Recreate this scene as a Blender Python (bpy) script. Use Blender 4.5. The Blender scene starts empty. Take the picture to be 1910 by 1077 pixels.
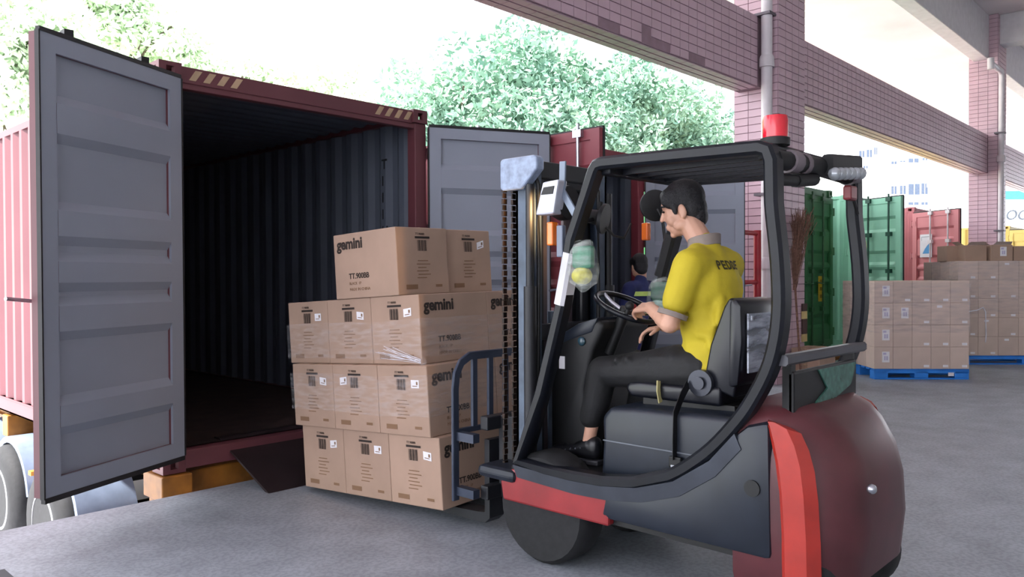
import bpy, bmesh, math, random
import numpy as np
from mathutils import Vector, Matrix, Euler
from mathutils.bvhtree import BVHTree
random.seed(7); rng = np.random.default_rng(7)
S = bpy.context.scene
COL = S.collection
PI = math.pi
# ------------------------------------------------------------------ camera
YAW, PITCH, ROLL, FPX, CZ = math.radians(43.18), math.radians(-.82), math.radians(-.23), 1481., 1.5
Fw = Vector((math.cos(YAW)*math.cos(PITCH), math.sin(YAW)*math.cos(PITCH), math.sin(PITCH)))
Rt = Vector((math.sin(YAW), -math.cos(YAW), 0)); Up = Rt.cross(Fw)
Rt, Up = math.cos(ROLL)*Rt+math.sin(ROLL)*Up, -math.sin(ROLL)*Rt+math.cos(ROLL)*Up
cam = bpy.data.objects.new('camera', bpy.data.cameras.new('camera')); COL.objects.link(cam)
cam.data.sensor_width = 36; cam.data.lens = FPX/1910*36; cam.data.clip_end = 600
m = Matrix((Rt, Up, -Fw)).transposed().to_4x4(); m.translation = (0, 0, CZ)
cam.matrix_world = m; S.camera = cam
# ------------------------------------------------------------------ sky, sun, exposure
W = bpy.data.worlds.new('world'); S.world = W; W.use_nodes = True
bg = W.node_tree.nodes['Background']; bg.inputs[0].default_value = (.90, .93, 1, 1); bg.inputs[1].default_value = 1.0
sun = bpy.data.objects.new('sun', bpy.data.lights.new('sun', 'SUN')); COL.objects.link(sun)
sun.data.energy = 4.0; sun.data.angle = math.radians(3); sun.data.color = (1, .97, .92)
sun.rotation_euler = Vector((-.62, .22, .75)).to_track_quat('Z', 'Y').to_euler()
S.view_settings.view_transform = 'Standard'; S.view_settings.look = 'None'; S.view_settings.gamma = 1
S.view_settings.use_curve_mapping = False; S.view_settings.exposure = 2.3
# ------------------------------------------------------------------ materials
def lin(c):
    if isinstance(c, str): c = tuple(int(c[i:i+2], 16)/255 for i in (0, 2, 4))
    return tuple(x/12.92 if x <= .04045 else ((x+.055)/1.055)**2.4 for x in c)
MATS = {}
def mat(name, c, rough=.6, metal=0, var=.12, scale=6, bump=0, bscale=40, coat=0, c2=None, spots=0, rnd=0, trans=0, spec=.5):
    if name in MATS: return MATS[name]
    M_ = bpy.data.materials.new(name); M_.use_nodes = True; nt = M_.node_tree; N = nt.nodes; L = nt.links
    b = N['Principled BSDF']; c = lin(c); b.inputs['Roughness'].default_value = rough; b.inputs['Metallic'].default_value = metal
    b.inputs['Specular IOR Level'].default_value = spec
    if coat: b.inputs['Coat Weight'].default_value = coat; b.inputs['Coat Roughness'].default_value = .12
    tc = N.new('ShaderNodeTexCoord'); no = N.new('ShaderNodeTexNoise'); no.inputs['Scale'].default_value = scale; no.inputs['Detail'].default_value = 5
    L.new(tc.outputs['Object'], no.inputs['Vector'])
    rp = N.new('ShaderNodeValToRGB'); rp.color_ramp.elements[0].position = .3; rp.color_ramp.elements[1].position = .7
    k = lin(c2) if c2 else tuple(x*(1-var*1.6) for x in c)
    rp.color_ramp.elements[0].color = (*k, 1); rp.color_ramp.elements[1].color = (*[min(1, x*(1+var)) for x in c], 1)
    L.new(no.outputs['Fac'], rp.inputs[0]); out = rp.outputs[0]
    if spots:
        n2 = N.new('ShaderNodeTexNoise'); n2.inputs['Scale'].default_value = scale*spots; n2.inputs['Detail'].default_value = 2
        L.new(tc.outputs['Object'], n2.inputs['Vector'])
        mx = N.new('ShaderNodeMix'); mx.data_type = 'RGBA'; mx.blend_type = 'MULTIPLY'; mx.inputs[0].default_value = .35
        r2 = N.new('ShaderNodeValToRGB'); r2.color_ramp.elements[0].position = .42; r2.color_ramp.elements[1].position = .56
        r2.color_ramp.elements[0].color = (.45, .45, .45, 1)
        L.new(n2.outputs['Fac'], r2.inputs[0]); L.new(out, mx.inputs[6]); L.new(r2.outputs[0], mx.inputs[7]); out = mx.outputs[2]
    if rnd:
        oi = N.new('ShaderNodeObjectInfo'); hs = N.new('ShaderNodeHueSaturation'); mr = N.new('ShaderNodeMapRange')
        mr.inputs[3].default_value = 1-rnd; mr.inputs[4].default_value = 1+rnd
        L.new(oi.outputs['Random'], mr.inputs[0]); L.new(mr.outputs[0], hs.inputs['Value']); L.new(out, hs.inputs['Color']); out = hs.outputs[0]
    L.new(out, b.inputs['Base Color'])
    if bump:
        n3 = N.new('ShaderNodeTexNoise'); n3.inputs['Scale'].default_value = bscale; n3.inputs['Detail'].default_value = 4
        L.new(tc.outputs['Object'], n3.inputs['Vector']); bp = N.new('ShaderNodeBump'); bp.inputs['Strength'].default_value = bump; bp.inputs['Distance'].default_value = .01
        L.new(n3.outputs['Fac'], bp.inputs['Height']); L.new(bp.outputs[0], b.inputs['Normal'])
    if trans: b.inputs['Transmission Weight'].default_value = trans
    MATS[name] = M_; return M_
def film(name, c, alpha, rough=.15, wr=18):
    if name in MATS: return MATS[name]
    M_ = bpy.data.materials.new(name); M_.use_nodes = True; nt = M_.node_tree; N = nt.nodes; L = nt.links
    b = N['Principled BSDF']; b.inputs['Base Color'].default_value = (*lin(c), 1); b.inputs['Roughness'].default_value = rough
    tc = N.new('ShaderNodeTexCoord'); mp = N.new('ShaderNodeMapping'); mp.inputs['Scale'].default_value = (1, 1, 5); no = N.new('ShaderNodeTexNoise'); no.inputs['Scale'].default_value = wr; no.inputs['Detail'].default_value = 4
    L.new(tc.outputs['Object'], mp.inputs[0]); L.new(mp.outputs[0], no.inputs['Vector'])
    mr = N.new('ShaderNodeMapRange'); mr.inputs[1].default_value = .4; mr.inputs[2].default_value = .75; mr.inputs[3].default_value = alpha*.3; mr.inputs[4].default_value = alpha*2.2
    L.new(no.outputs['Fac'], mr.inputs[0]); L.new(mr.outputs[0], b.inputs['Alpha'])
    bp = N.new('ShaderNodeBump'); bp.inputs['Strength'].default_value = .8; bp.inputs['Distance'].default_value = .02; L.new(no.outputs['Fac'], bp.inputs['Height']); L.new(bp.outputs[0], b.inputs['Normal'])
    MATS[name] = M_; return M_
# ------------------------------------------------------------------ mesh building
ORG = Vector((0, 0, 0))
def setorg(v): global ORG; ORG = Vector(v)
class MB:
    def __init__(s): s.v = []; s.f = []; s.m = []; s.mi = 0
    def add(s, vs, fs, mi=None):
        o = len(s.v); s.v += [Vector(p) for p in vs]; s.f += [tuple(i+o for i in q) for q in fs]; s.m += [s.mi if mi is None else mi]*len(fs); return s
    def box(s, a, b, M=None):
        vs = [Vector((x, y, z)) for x in (a[0], b[0]) for y in (a[1], b[1]) for z in (a[2], b[2])]
        if M is not None: vs = [M @ p for p in vs]
        return s.add(vs, [(0, 1, 3, 2), (4, 6, 7, 5), (0, 4, 5, 1), (2, 3, 7, 6), (0, 2, 6, 4), (1, 5, 7, 3)])
    def prism(s, poly, ax, a, b):
        # poly: 2d points in the two other axes (in axis order), extruded from a to b along ax
        n = len(poly)
        def P(p, t): q = list(p); q.insert('xyz'.index(ax), t); return Vector(q)
        s.add([P(p, a) for p in poly]+[P(p, b) for p in poly], [tuple(range(n)), tuple(range(2*n-1, n-1, -1))]+[(i, i+n, (i+1) % n+n, (i+1) % n) for i in range(n)])
        return s
    def loft(s, rings, cap=True, close=True):
        n = len(rings[0]); vs = [p for r_ in rings for p in r_]; fs = []
        for i in range(len(rings)-1):
            for j in range(n if close else n-1):
                k = (j+1) % n; fs.append((i*n+j, i*n+k, (i+1)*n+k, (i+1)*n+j))
        if cap: fs += [tuple(range(n-1, -1, -1)), tuple(range((len(rings)-1)*n, len(rings)*n))]
        return s.add(vs, fs)
    def cyl(s, p, q, r, n=14, r2=None):
        p, q = Vector(p), Vector(q); d = (q-p).normalized(); a = d.orthogonal().normalized(); b = d.cross(a); r2 = r if r2 is None else r2
        return s.loft([[c+(a*math.cos(t)+b*math.sin(t))*R for t in [2*PI*i/n for i in range(n)]] for c, R in ((p, r), (q, r2))])
    def tube(s, pts, w, h=None, n=10, up=(0, 0, 1), closed=False):
        # round tube (h None) or rectangular profile: w across (binormal), h along the in-plane normal
        pts = [Vector(p) for p in pts]; rings = []; up = Vector(up)
        for i, p in enumerate(pts):
            a = pts[i-1] if (i or closed) else p; b = pts[(i+1) % len(pts)] if (i < len(pts)-1 or closed) else p
            d1 = (p-a).normalized() if (p-a).length > 1e-9 else (b-p).normalized(); d2 = (b-p).normalized() if (b-p).length > 1e-9 else d1
            d = (d1+d2).normalized(); k = 1/max(.5, d.dot(d1))
            side = d.cross(up)
            if side.length < 1e-4: side = d.orthogonal()
            side.normalize(); nr = side.cross(d).normalized()
            if h is None: rings.append([p+(side*math.cos(t)+nr*math.sin(t)*k)*w for t in [2*PI*j/n for j in range(n)]])
            else:
                c = min(w, h)*.22; q = [(-w/2+c, -h/2), (w/2-c, -h/2), (w/2, -h/2+c), (w/2, h/2-c), (w/2-c, h/2), (-w/2+c, h/2), (-w/2, h/2-c), (-w/2, -h/2+c)]
                rings.append([p+side*x+nr*y*k for x, y in q])
        if closed: rings.append(rings[0])
        return s.loft(rings, cap=not closed)
    def ball(s, c, r, M=None, nu=14, nv=9):
        c = Vector(c); r = (r, r, r) if not hasattr(r, '__len__') else r; rings = []
        for i in range(nv+1):
            t = PI*i/nv; t = min(max(t, .02), PI-.02)
            ring = [Vector((math.sin(t)*math.cos(2*PI*j/nu)*r[0], math.sin(t)*math.sin(2*PI*j/nu)*r[1], -math.cos(t)*r[2])) for j in range(nu)]
            rings.append([c+(M @ p if M is not None else p) for p in ring])
        return s.loft(rings)
    def cap(s, p, q, r, r2=None, n=12):
        # tapered capsule
        p, q = Vector(p), Vector(q); r2 = r if r2 is None else r2; d = (q-p); d = d.normalized() if d.length > 1e-6 else Vector((0, 0, 1)); a = d.orthogonal().normalized(); b = d.cross(a); rings = []
        for t in (-88, -60, -30, 0): rings.append((p+d*r*math.sin(math.radians(t)), r*math.cos(math.radians(t))))
        for t in (0, 30, 60, 88): rings.append((q+d*r2*math.sin(math.radians(t)), r2*math.cos(math.radians(t))))
        return s.loft([[c+(a*math.cos(2*PI*i/n)+b*math.sin(2*PI*i/n))*R for i in range(n)] for c, R in rings])
    def lathe(s, prof, o=(0, 0, 0), ax=(0, 0, 1), n=28):
        o = Vector(o); d = Vector(ax).normalized(); a = d.orthogonal().normalized(); b = d.cross(a)
        return s.loft([[o+d*z+(a*math.cos(2*PI*i/n)+b*math.sin(2*PI*i/n))*max(r_, .0008) for i in range(n)] for r_, z in prof])
    def mesh(s, name, mats, bevel=0, seg=2, smooth=False, org=None):
        me = bpy.data.meshes.new(name); o = ORG if org is None else Vector(org)
        me.from_pydata([tuple(p-o) for p in s.v], [], s.f)
        for mm in (mats if isinstance(mats, (list, tuple)) else [mats]): me.materials.append(mm)
        me.polygons.foreach_set('material_index', s.m)
        bm = bmesh.new(); bm.from_mesh(me)
        bmesh.ops.recalc_face_normals(bm, faces=bm.faces)
        if bevel:
            bmesh.ops.remove_doubles(bm, verts=bm.verts, dist=1e-5)
            es = [e for e in bm.edges if len(e.link_faces) == 2 and e.calc_face_angle(0) > .5]
            bmesh.ops.bevel(bm, geom=es, offset=bevel, segments=seg, affect='EDGES', profile=.5, clamp_overlap=True)
        bm.to_mesh(me); bm.free()
        if smooth:
            me.polygons.foreach_set('use_smooth', [True]*len(me.polygons))
            try: me.set_sharp_from_angle(angle=math.radians(38))
            except Exception: pass
        me.update(); return me
    def build(s, name, mats, parent=None, bevel=0, seg=2, smooth=False, org=None):
        return link(name, s.mesh(name, mats, bevel, seg, smooth, org), parent)
def link(name, me, parent=None):
    o = bpy.data.objects.new(name, me); COL.objects.link(o)
    if parent is not None: o.parent = parent
    return o
def tag(o, label=None, cat=None, group=None, kind=None):
    for k, v in (('label', label), ('category', cat), ('group', group), ('kind', kind)):
        if v: o[k] = v
    return o
def thing(name, loc, label, cat, group=None, rz=0):
    o = bpy.data.objects.new(name, None); COL.objects.link(o); o.location = loc; o.rotation_euler = (0, 0, rz); o.empty_display_size = .2
    tag(o, label, cat, group); setorg(loc if rz == 0 else (0, 0, 0)); return o
def copytree(o, parent=None):
    c = o.copy(); COL.objects.link(c); c.parent = parent
    for ch in o.children: copytree(ch, c)
    return c
def struct(name, mb, mats, label, bevel=0, **k):
    setorg((0, 0, 0)); o = mb.build(name, mats, None, bevel, **k); return tag(o, label, None, None, 'structure')
TXT = {}
def text_mesh(body, size, material, bold=.0, shear=0, ext=.0004, spacing=1):
    key = (body, size, material.name, bold, shear)
    if key in TXT: return TXT[key]
    cu = bpy.data.curves.new('text', 'FONT'); cu.body = body; cu.size = size; cu.extrude = ext; cu.offset = bold; cu.shear = shear; cu.space_character = spacing; cu.resolution_u = 3
    o = bpy.data.objects.new('text', cu); COL.objects.link(o); dg = bpy.context.evaluated_depsgraph_get()
    me = bpy.data.meshes.new_from_object(o.evaluated_get(dg)); me.name = 'printed_text'; bpy.data.objects.remove(o); me.materials.clear(); me.materials.append(material)
    TXT[key] = me; return me
def frame(o, ex, ez):
    # matrix with local x = ex (text direction), local y = ez (text up)
    ex, ez = Vector(ex).normalized(), Vector(ez).normalized(); n = ex.cross(ez)
    M_ = Matrix((ex, ez, n)).transposed().to_4x4(); M_.translation = Vector(o); return M_
def text(name, parent, body, size, material, o, ex, ez, **k):
    ob = link(name, text_mesh(body, size, material, **k), parent); ob.matrix_local = frame(o, ex, ez); return ob
def remeshed(name, mb, material, parent, voxel, smooth_it=6, fac=.5):
    me = mb.mesh('tmp', material); o = link('tmp', me)
    r_ = o.modifiers.new('r', 'REMESH'); r_.mode = 'VOXEL'; r_.voxel_size = voxel
    if smooth_it: s_ = o.modifiers.new('s', 'SMOOTH'); s_.factor = fac; s_.iterations = smooth_it
    dg = bpy.context.evaluated_depsgraph_get(); me2 = bpy.data.meshes.new_from_object(o.evaluated_get(dg)); bpy.data.objects.remove(o)
    me2.materials.clear(); me2.materials.append(material); me2.polygons.foreach_set('use_smooth', [True]*len(me2.polygons)); me2.polygons.foreach_set('material_index', [0]*len(me2.polygons)); me2.name = name
    return link(name, me2, parent)
# palette
m_conc = mat('dock_concrete', '9ba2aa', .5, var=.12, scale=3.5, bump=.1, bscale=60, spots=11)
m_yard = mat('yard_concrete', 'c8c8ce', .85, var=.1, scale=.8)
m_ceil = mat('ceiling_paint', 'e0d8da', .85, var=.05, scale=.5)
m_canopy = mat('weathered_ceiling', 'f0e6ec', .85, scale=.3, c2='efd3d6')
m_beamgrey = mat('grey_beam_paint', 'd2d0d4', .8, var=.05)
m_tile = mat('pink_glazed_tile', 'c3a6b1', .4, var=.06, scale=2, rnd=.04)
m_grout = mat('grout', '917882', .9)
m_steel_blk = mat('black_frame_paint', '0f121a', .42, var=.2, scale=12, spec=.3)
m_blk = mat('matte_black', '0c0d10', .55, var=.2)
m_rubber = mat('rubber', '1b1c1f', .8, var=.2, scale=20, bump=.1)
m_yellow = mat('chassis_yellow', '96601f', .5, var=.3, scale=5)
m_kraft = mat('kraft_carton', 'a68b79', .8, var=.07, scale=3, rnd=.05)
m_kraft2 = mat('pale_carton', 'c8b4a8', .8, var=.07, scale=3, rnd=.07)
m_print = mat('carton_print', '2b211c', .8, var=0); m_print2 = mat('faint_print', '7f6149', .85, var=0)
m_white = mat('white_label', 'e4e2e6', .6, var=.03)
m_chrome = mat('worn_chrome', 'b9bcc4', .25, metal=.9, var=.1)
# ================================================================== STRUCTURE
DOCK_Y = 5.45; YZ = -1.2
struct('floor', MB().box((-16, -14, -.25), (60, DOCK_Y, 0)), m_conc, 'grey speckled concrete loading dock floor', bevel=.01)
struct('wall_dock', MB().box((-16, DOCK_Y-.3, YZ), (60, DOCK_Y-.02, -.25)), mat('dock_face', '77757a', .8), 'concrete face of the dock edge under the floor')
struct('ground', MB().box((-120, DOCK_Y-.3, YZ-.2), (260, 160, YZ)), m_yard, 'pale concrete yard below the dock')
struct('ceiling', MB().box((-16, -14, 8.1), (60, 5.2, 8.35)), m_ceil, 'pale painted slab over the loading dock')
struct('canopy_ceiling', MB().box((-16, 5.2, 7.45), (60, 9.3, 7.7)), m_canopy, 'weathered pinkish white canopy slab outside the beams')
struct('light_block_wall', MB().box((-16, -9.3, 0), (60, -9, 8.1)), mat('light_block_paint', 'c9c6cb', .85), 'unseen pale rear wall added to cut light from behind')  # unseen wall added to block sky light from behind, pale to bounce some
struct('upper_beam', MB().box((-16, 5.0, 6.98), (60, 5.35, 8.1)), m_beamgrey, 'grey upper edge beam under the ceiling', bevel=.02)
for i, x in enumerate((-1.5, 10.6, 23.2, 36)):
    struct('cross_beam', MB().box((x, -14, 7.35), (x+.5, 5.0, 8.1)), m_beamgrey, 'grey ceiling cross beam running inward from the %s pillar line' % ('first', 'second', 'third', 'fourth')[i], bevel=.02)
def tiles(parent, spots, near=300):
    # spots: (centre, orientation '-y' | '-z' | '-x', w)
    sh = {}
    def mb_for(o, w):
        if (o, w) not in sh:
            t, hh = .012, .0475
            a = {'-y': ((-w/2, -t, -hh), (w/2, 0, hh)), '-z': ((-w/2, -hh, -t), (w/2, hh, 0)), '-x': ((-t, -w/2, -hh), (0, w/2, hh)), '+x': ((0, -w/2, -hh), (t, w/2, hh))}[o]
            sh[o, w] = MB().box(*a).mesh('tile', m_tile, org=(0, 0, 0))
        return sh[o, w]
    spots = sorted(spots, key=lambda q: (Vector(q[0])-Vector((0, 0, CZ))).length)
    for c, o, w in spots[:near]:
        ob = link('tile', mb_for(o, w), parent); ob.location = Vector(c)-parent.location
    if spots[near:]:
        mb = MB()
        for c, o, w in spots[near:]:
            me = mb_for(o, w); mb.add([Vector(v.co)+Vector(c) for v in me.vertices], [tuple(p.vertices) for p in me.polygons])
        tag(mb.build('tile_field', m_tile, parent, org=parent.location), kind='stuff')
def tiled_beam(x0, x1, label, missing=()):
    y0, y1, z0, z1 = 5.012, 5.37, 4.10, 5.06
    o = struct('tie_beam', MB().box((x0, y0, z0), (x1, y1, z1)), m_grout, label); sp = []
    nr = 9; w = .2; n = int((x1-x0)/w)
    for i in range(n):
        for j in range(nr):
            if (i, j) in missing: continue
            sp.append(((x0+(i+.5)*w, y0, z0+.053+j*.1065), '-y', .192))
        for j in range(3): sp.append(((x0+(i+.5)*w, y0+.06+j*.118, z0), '-z', .192))
    tiles(o, sp)
P1, P2, P3 = 10.45, 23.05, 35.6
def xi(px): # column of the first beam that a photo column falls on
    return int(((5.0*px)-0)/1)
tiled_beam(-1.35, P1, 'long pink tiled tie beam with missing tiles left of the downpipe', {(40, 0), (41, 0), (44, 0), (45, 0), (46, 0), (44, 1), (49, 0), (50, 0)})
tiled_beam(P1+.86, P2, 'pink tiled tie beam between the two pillars with downpipes')
tiled_beam(P2+.86, P3, 'pink tiled tie beam right of the far downpipe')
for x, lab in ((P1, 'pink tiled pillar behind the red forklift beacon'), (P2, 'far pink tiled pillar beside the carton pallets'), (P3, 'farthest pink tiled pillar at the right edge')):
    y0, y1 = 4.80, 5.45
    o = struct('pillar', MB().box((x, y0, 0), (x+.86, y1, 8.1)), m_grout, lab); sp = []
    for j in range(76):
        z = .053+j*.1065
        for i in range(4): sp.append(((x+.108+i*.2145, y0, z), '-y', .206))
        for i in range(3): sp.append(((x, y0+.108+i*.2145, z), '-x', .206))
    tiles(o, sp, 300 if x == P1 else 180 if x == P2 else 0)
def downpipe(x, y, label, elbow):
    t = thing('downpipe', (x, y, 0), label, 'pipe'); mp = mat('pipe_pvc', 'cfc9cd', .4, var=.05)
    if elbow:
        MB().tube([(x, y, 0), (x, y, 6.45), (x-.02, y, 6.55), (x-.1, y, 6.6), (x-1.1, y, 6.6)], .065, n=14).build('pipe', mp, t, smooth=True)
        MB().cyl((x-1.1, y, 6.45), (x-1.1, y, 6.72), .075).build('elbow', mp, t, smooth=True)
    else: MB().cyl((x, y, 0), (x, y, 8.09), .075, 18).build('pipe', mp, t, smooth=True)
    for z in (4.35, 1.6): MB().lathe([(.07, 0), (.1, 0), (.1, .12), (.085, .16), (.07, .16)], (x, y, z)).build('collar', mp, t, smooth=True)
    for z in (5.05, 2.6): MB().box((x-.1, y-.09, z), (x+.1, y+.14, z+.035)).build('bracket', mat('bracket_steel', '6b666c', .5, .5), t)
downpipe(P1-.13, 4.90, 'white downpipe on the pillar nearest the forklift', False)
downpipe(P2-.1, 4.70, 'white downpipe with an elbow on the far pillar', True)
# ================================================================== CONTAINERS
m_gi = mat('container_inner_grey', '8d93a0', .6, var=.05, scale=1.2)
m_gw_shade = mat('container_wall_shade', '565c69', .65, var=.08, scale=1.2)  # door grey darkened in the colour to imitate shade inside the container
m_gasket = mat('door_gasket', '17161a', .6)
m_wood = mat('container_floor_ply', '3a2b26', .7, var=.2, c2='241b19')
CH = 2.896; CW = 2.438
def corr(mb, o, e, n, up, L_, H, depth, pitch, th=.004):
    # corrugated sheet starting at o, along e (length L_), n outward normal, up height H; outer faces mat 0, inner mat 1
    o, e, n, up = map(Vector, (o, e, n, up)); k = max(1, round(L_/pitch)); p = L_/k; a = []
    for i in range(k):
        s_ = i*p
        a += [(s_, 0), (s_+.26*p, 0), (s_+.5*p, -depth), (s_+.76*p, -depth)]
    a.append((L_, 0)); N = len(a)
    for off, mi in ((0, 0), (-th, 1)):
        vs = [o+e*x+n*(d+off) for x, d in a]; mb.add(vs+[v+up*H for v in vs], [(i, i+1, i+1+N, i+N) for i in range(N-1)], mi)
def door_leaf(parent, hinge, ang, sgn, mo, H=2.60, w=1.19, z0=.15, rods=True, flip=False, name='door', bars=None):
    # hinge in container-local coords (x,y); closed leaf runs sgn*x from the hinge; ang = opening angle (deg)
    a = math.radians(ang)*sgn
    M_ = Matrix.Translation((hinge[0], hinge[1], z0)) @ Matrix.Rotation(-a, 4, 'Z')
    T = lambda x, y, z: M_ @ Vector((sgn*x, y, z))   # x along leaf from hinge, y: + is inside face side, - outside
    d = MB(); fr = .11
    # profile along z for the pressed panel
    prof = [(0, 0)]; rd = .036
    for c, hw in ((.145, .025), (.375, .03), (.485, .025), (.60, .03), (.845, .035)):
        prof += [(c-hw-.022, 0), (c-hw, rd), (c+hw, rd), (c+hw+.022, 0)]
    prof.append((1, 0)); zz = [.09+(H-.18)*p for p, _ in prof]
    n = len(prof)
    for yo, mi in ((.014, 1), (-.012, 0)):
        vs = [T(x, yo+dd-.018, z) for (x) in (fr, w-fr) for z, (_, dd) in zip(zz, prof)]
        d.add(vs, [(i, i+1, n+i+1, n+i) for i in range(n-1)], mi)
    for yo, mi, lo, hi in ((0, 0, -.045, .012), (0, 1, .012, .03)):
        for (x0, x1, za, zb) in ((0, fr, 0, H), (w-fr, w, 0, H), (fr, w-fr, 0, .1), (fr, w-fr, H-.1, H)):
            vs = [T(x, y, z) for x in (x0, x1) for y in (lo, hi) for z in (za, zb)]
            d.add(vs, [(0, 1, 3, 2), (4, 6, 7, 5), (0, 4, 5, 1), (2, 3, 7, 6), (0, 2, 6, 4), (1, 5, 7, 3)], mi)
    D = d.build(name, [mo, m_gi], parent, org=(0, 0, 0))
    g = MB()
    for (x0, x1, za, zb) in ((-.012, 0, 0, H), (w-.004, w+.006, -.006, H+.006), (0, w, -.03, 0), (0, w, H, H+.025)):
        vs = [T(x, y, z) for x in (x0, x1) for y in (.004, .034) for z in (za, zb)]
        g.add(vs, [(0, 1, 3, 2), (4, 6, 7, 5), (0, 4, 5, 1), (2, 3, 7, 6), (0, 2, 6, 4), (1, 5, 7, 3)])
    g.build('gasket', m_gasket, D, org=(0, 0, 0))
    for zf in (.09, .36, .64, .91):
        h_ = MB(); vs = [T(x, y, z) for x in (-.05, .09) for y in (-.052, -.03) for z in (H*zf-.05, H*zf+.05)]
        h_.add(vs, [(0, 1, 3, 2), (4, 6, 7, 5), (0, 4, 5, 1), (2, 3, 7, 6), (0, 2, 6, 4), (1, 5, 7, 3)]); h_.cyl(T(-.03, -.045, H*zf-.07), T(-.03, -.045, H*zf+.07), .018, 8)
        h_.build('hinge', mo, D, org=(0, 0, 0))
    if rods:
        bm_ = bars or m_chrome
        for xr in (w*.42, w*.80):
            r_ = MB().cyl(T(xr, -.07, -.06), T(xr, -.07, H+.06), .017, 10)
            R_ = r_.build('locking_bar', bm_, D, org=(0, 0, 0), smooth=True)
            for zf in (.0, .25, .5, .75, .985):
                k = MB(); vs = [T(x, y, z) for x in (xr-.05, xr+.05) for y in (-.09, -.03) for z in (H*zf-.03, H*zf+.04)]
                k.add(vs, [(0, 1, 3, 2), (4, 6, 7, 5), (0, 4, 5, 1), (2, 3, 7, 6), (0, 2, 6, 4), (1, 5, 7, 3)]); k.build('bar_bracket', bm_, D, org=(0, 0, 0))
            hd = MB(); hd.tube([T(xr, -.09, H*.42), T(xr+.1, -.1, H*.42), T(xr+.34, -.1, H*.43)], .012, n=6); hd.build('lock_handle', bm_, D, org=(0, 0, 0))
    return D, T
def container(X, Y, label, color, doors, L_=12.19, z=.125, inner=True, bars=None, group=None):
    t = thing('shipping_container', (X, Y, z), label, 'container', group); setorg((0, 0, 0))
    mo = mat('paint_'+color, color, .5, var=.08, scale=1.2)
    def corner(x, y, zz, nm='corner_casting'):
        sx = .162; sy = .178; sz = .118; x0 = x if x < 1 else x-sx; c = MB(); w_ = .03
        # hollow casting: four uprights, top and bottom plates, so that the holes are real
        c.box((x0, y, zz), (x0+sx, y+sy, zz+w_)).box((x0, y, zz+sz-w_), (x0+sx, y+sy, zz+sz))
        for a in (x0, x0+sx-.052):
            for b in (y, y+sy-.05): c.box((a, b, zz+w_), (a+.052, b+.05, zz+sz-w_))
        c.build(nm, mo, t, org=(0, 0, 0))
    for x in (0, CW):
        for y in (0, L_-.178):
            for zz in (0, CH-.118): corner(x, y, zz)
    for s_ in (0, 1):
        x0, x1 = (0, .13) if s_ == 0 else (CW-.13, CW)
        MB().box((x0, .02, .118), (x1, .13, CH-.118)).build('corner_post', mo, t, bevel=.008)
        MB().box((x0, L_-.13, .118), (x1, L_-.02, CH-.118)).build('corner_post', mo, t)
        xo = .02 if s_ == 0 else CW-.02
        MB().box((xo-.03 if s_ else xo, .15, .015), (xo if s_ else xo+.03, L_-.15, .165)).box((xo-.07 if s_ else xo, .15, .015), (xo if s_ else xo+.07, L_-.15, .03)).box((xo-.06 if s_ else xo-.012, .15, .155), (xo+.012 if s_ else xo+.06, L_-.15, .165)).build('bottom_rail', mo, t)
        MB().box((xo-.06 if s_ else xo, .15, CH-.075), (xo if s_ else xo+.06, L_-.15, CH-.012)).build('top_rail', mo, t)
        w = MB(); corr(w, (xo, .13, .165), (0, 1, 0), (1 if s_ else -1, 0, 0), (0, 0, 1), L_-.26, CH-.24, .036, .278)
        w.build('side_wall', [mo, m_gw_shade], t)
    hd = MB().box((.162, .02, CH-.13), (CW-.162, .12, CH-.012)).box((.12, .03, CH-.17), (CW-.12, .10, CH-.12)); HD = hd.build('door_header', mo, t, bevel=.006)
    MB().box((.162, .0, .02), (CW-.162, .14, .15)).build('door_sill', mo, t, bevel=.006)
    rf = MB(); corr(rf, (.05, .13, CH-.02), (0, 1, 0), (0, 0, 1), (1, 0, 0), L_-.26, CW-.1, .02, .21); rf.build('roof', [mo, m_gw_shade], t)
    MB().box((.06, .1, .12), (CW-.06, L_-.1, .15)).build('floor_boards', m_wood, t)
    fw = MB(); corr(fw, (.1, L_-.06, .165), (1, 0, 0), (0, 1, 0), (0, 0, 1), CW-.2, CH-.24, .045, .25); fw.build('front_wall', [mo, m_gw_shade], t)
    res = []
    for i, ang in enumerate(doors):
        if ang is None: continue
        if isinstance(ang, tuple): res.append(door_leaf(t, ang[1:3], ang[0], 1 if i == 0 else -1, mo, w=ang[3], bars=bars)); continue
        res.append(door_leaf(t, ((-.012 if ang else .02) if i == 0 else CW+(.012 if ang else -.02), .0 if ang else .03), ang, 1 if i == 0 else -1, mo, bars=bars))
    return t, mo, HD, res
C1, mo1, HD1, D1 = container(2.353, 5.55, 'open red shipping container behind the load of cartons, grey inside', '64363d', ((154, .075, -.12, 1.13), 153))
m_stripe = mat('hazard_stripe', 'b49a7c', .7); m_cline = mat('stencil_black', '15171b', .7)
for x0 in (.22, 1.86):
    for k in range(4):
        x = x0+.105*k; z1 = CH-.03; z0 = CH-.105
        MB().prism([(x, z0), (x+.05, z0), (x+.1, z1), (x+.05, z1)], 'y', .016, .021).build('hazard_stripe', m_stripe, HD1)
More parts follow.
